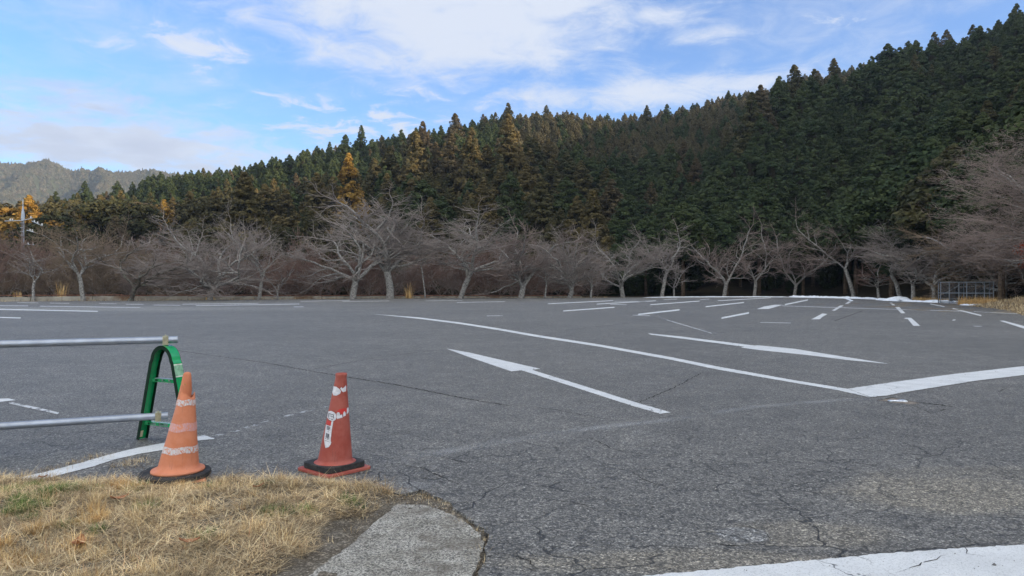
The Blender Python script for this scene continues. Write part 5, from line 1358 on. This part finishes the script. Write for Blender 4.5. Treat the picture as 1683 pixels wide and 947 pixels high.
# cloud layer coordinates: the direction met with a flat layer overhead
den = nt.m('ADD', nt.m('MAXIMUM', sep.outputs[2], 0.0), .12)
cmb = nt.new('ShaderNodeCombineXYZ'); nt.put(cmb.inputs[0], nt.m('DIVIDE', sep.outputs[0], den)); nt.put(cmb.inputs[1], nt.m('DIVIDE', sep.outputs[1], den))
pl = cmb.outputs[0]
n1 = nt.noise(pl, 1.7, 9, .60, .25); n2 = nt.noise(pl, 6.0, 8, .68, .6)
cloud = None; greyf = None
def ae(px, py): 
    u, v = (px-CX)/F, (HZ-py)/F; return math.atan(u), math.atan2(v, math.sqrt(1+u*u))
for (px,py,rx,ry,st,gr,wisp) in [(760,20,270,85,1.35,0,0),(650,60,190,40,.7,0,0),(760,118,110,22,.6,0,0),(350,72,120,50,.62,0,1),(185,82,120,24,.42,0,1),(115,168,150,30,.95,1,0),(200,240,290,42,1.35,.45,0),(60,258,240,26,.95,.6,0),
        (380,262,160,20,.8,.2,0),(1085,24,62,17,1.0,0,0),(1155,62,70,15,.8,0,0),(1050,152,220,26,1.05,0,0),(935,85,90,22,.6,0,0),(560,205,170,50,.95,0,1),(430,190,110,30,.4,.2,1),(1340,34,60,12,.6,0,1),(1400,36,30,9,.5,0,1),(700,165,160,30,.6,0,1),(930,30,150,40,.45,0,0),(1250,10,60,14,.4,0,1)]:
    a0, e0 = ae(px, py); wx = rx/F*math.cos(a0)**2; wy = ry/F*math.cos(a0)
    dx = nt.m('DIVIDE', nt.m('SUBTRACT', az, a0), wx); dy = nt.m('DIVIDE', nt.m('SUBTRACT', el, e0), wy)
    q = nt.m('ADD', nt.m('MULTIPLY', dx, dx), nt.m('MULTIPLY', dy, dy))
    g = nt.m('MULTIPLY', nt.m('EXPONENT', nt.m('MULTIPLY', q, -.62)), st)
    if wisp: g = nt.m('MULTIPLY', g, nt.remap(n2, .36, .66, .12, 1.15))
    cloud = g if cloud is None else nt.m('MAXIMUM', cloud, g)
    if gr:
        gg = nt.m('MULTIPLY', g, gr); greyf = gg if greyf is None else nt.m('MAXIMUM', greyf, gg)
nmix = nt.m('ADD', nt.m('MULTIPLY', n1, .5), nt.m('MULTIPLY', n2, .5))
dn = nt.m('ADD', nt.m('MULTIPLY', cloud, .62), nt.m('MULTIPLY', nt.m('SUBTRACT', nmix, .5), 2.5))
front = nt.remap(dn, .06, .78, 0, .97)
# unseen broken cloud outside the view, added to brighten the shaded lot
back = nt.m('MULTIPLY', nt.remap(nmix, .42, .60, 0, .85), nt.remap(nt.m('ABSOLUTE', az), .75, 1.1))
thin = nt.m('MULTIPLY', nt.remap(nmix, .40, .68, 0, .42), nt.remap(sep.outputs[2], .0, .1))
al = nt.m('MAXIMUM', nt.m('MAXIMUM', front, back), thin)
al = nt.m('MULTIPLY', al, nt.remap(sep.outputs[2], -.02, .05))
white = c4((3.3,3.55,4.1)); grey = c4((2.05,2.2,2.85)); bright = c4((19.2,18.8,16.6))  # bright: unseen clouds, far brighter than the visible ones, as fill light
ccol = nt.mix(nt.m('MULTIPLY', greyf, nt.remap(n1, .35, .6), clamp=True), white, grey)
hsv = nt.new('ShaderNodeHueSaturation'); nt.put(hsv.inputs['Color'], sky.outputs[0]); hsv.inputs['Saturation'].default_value = 1.0; hsv.inputs['Value'].default_value = 1.0
ccol = nt.mix(nt.remap(nt.m('ABSOLUTE', az), .8, 1.5), ccol, bright)
skyc = nt.mix(1.0, hsv.outputs[0], c4((.78,1.0,1.35)), 'MULTIPLY')
nt.put(bg.inputs['Color'], nt.mix(al, skyc, ccol)); bg.inputs['Strength'].default_value = .12

sl = bpy.data.lights.new('sun', 'SUN'); sl.energy = 5.0; sl.angle = R(.6); sl.color = (1.0,.80,.56)
so = bpy.data.objects.new('sun', sl); C.objects.link(so)
sd = Vector((math.sin(R(SUN_AZ))*math.cos(R(SUN_EL)), math.cos(R(SUN_AZ))*math.cos(R(SUN_EL)), math.sin(R(SUN_EL))))
so.rotation_euler = sd.to_track_quat('Z', 'Y').to_euler()
cam = bpy.data.cameras.new('camera'); co_ = bpy.data.objects.new('camera', cam); C.objects.link(co_)
co_.location = (0,0,CH); co_.rotation_euler = (R(90)-math.atan(3.5/F), 0, 0)
cam.sensor_width = 36; cam.lens = 36*F/1683; cam.clip_start = .05; cam.clip_end = 6000
sc = bpy.context.scene; sc.camera = co_
sc.view_settings.view_transform = 'Standard'; sc.view_settings.look = 'None'; sc.view_settings.gamma = 1; sc.view_settings.exposure = .95
sc.cycles.max_bounces = 5; sc.cycles.diffuse_bounces = 3; sc.cycles.glossy_bounces = 2; sc.cycles.transparent_max_bounces = 6; sc.cycles.volume_bounces = 0
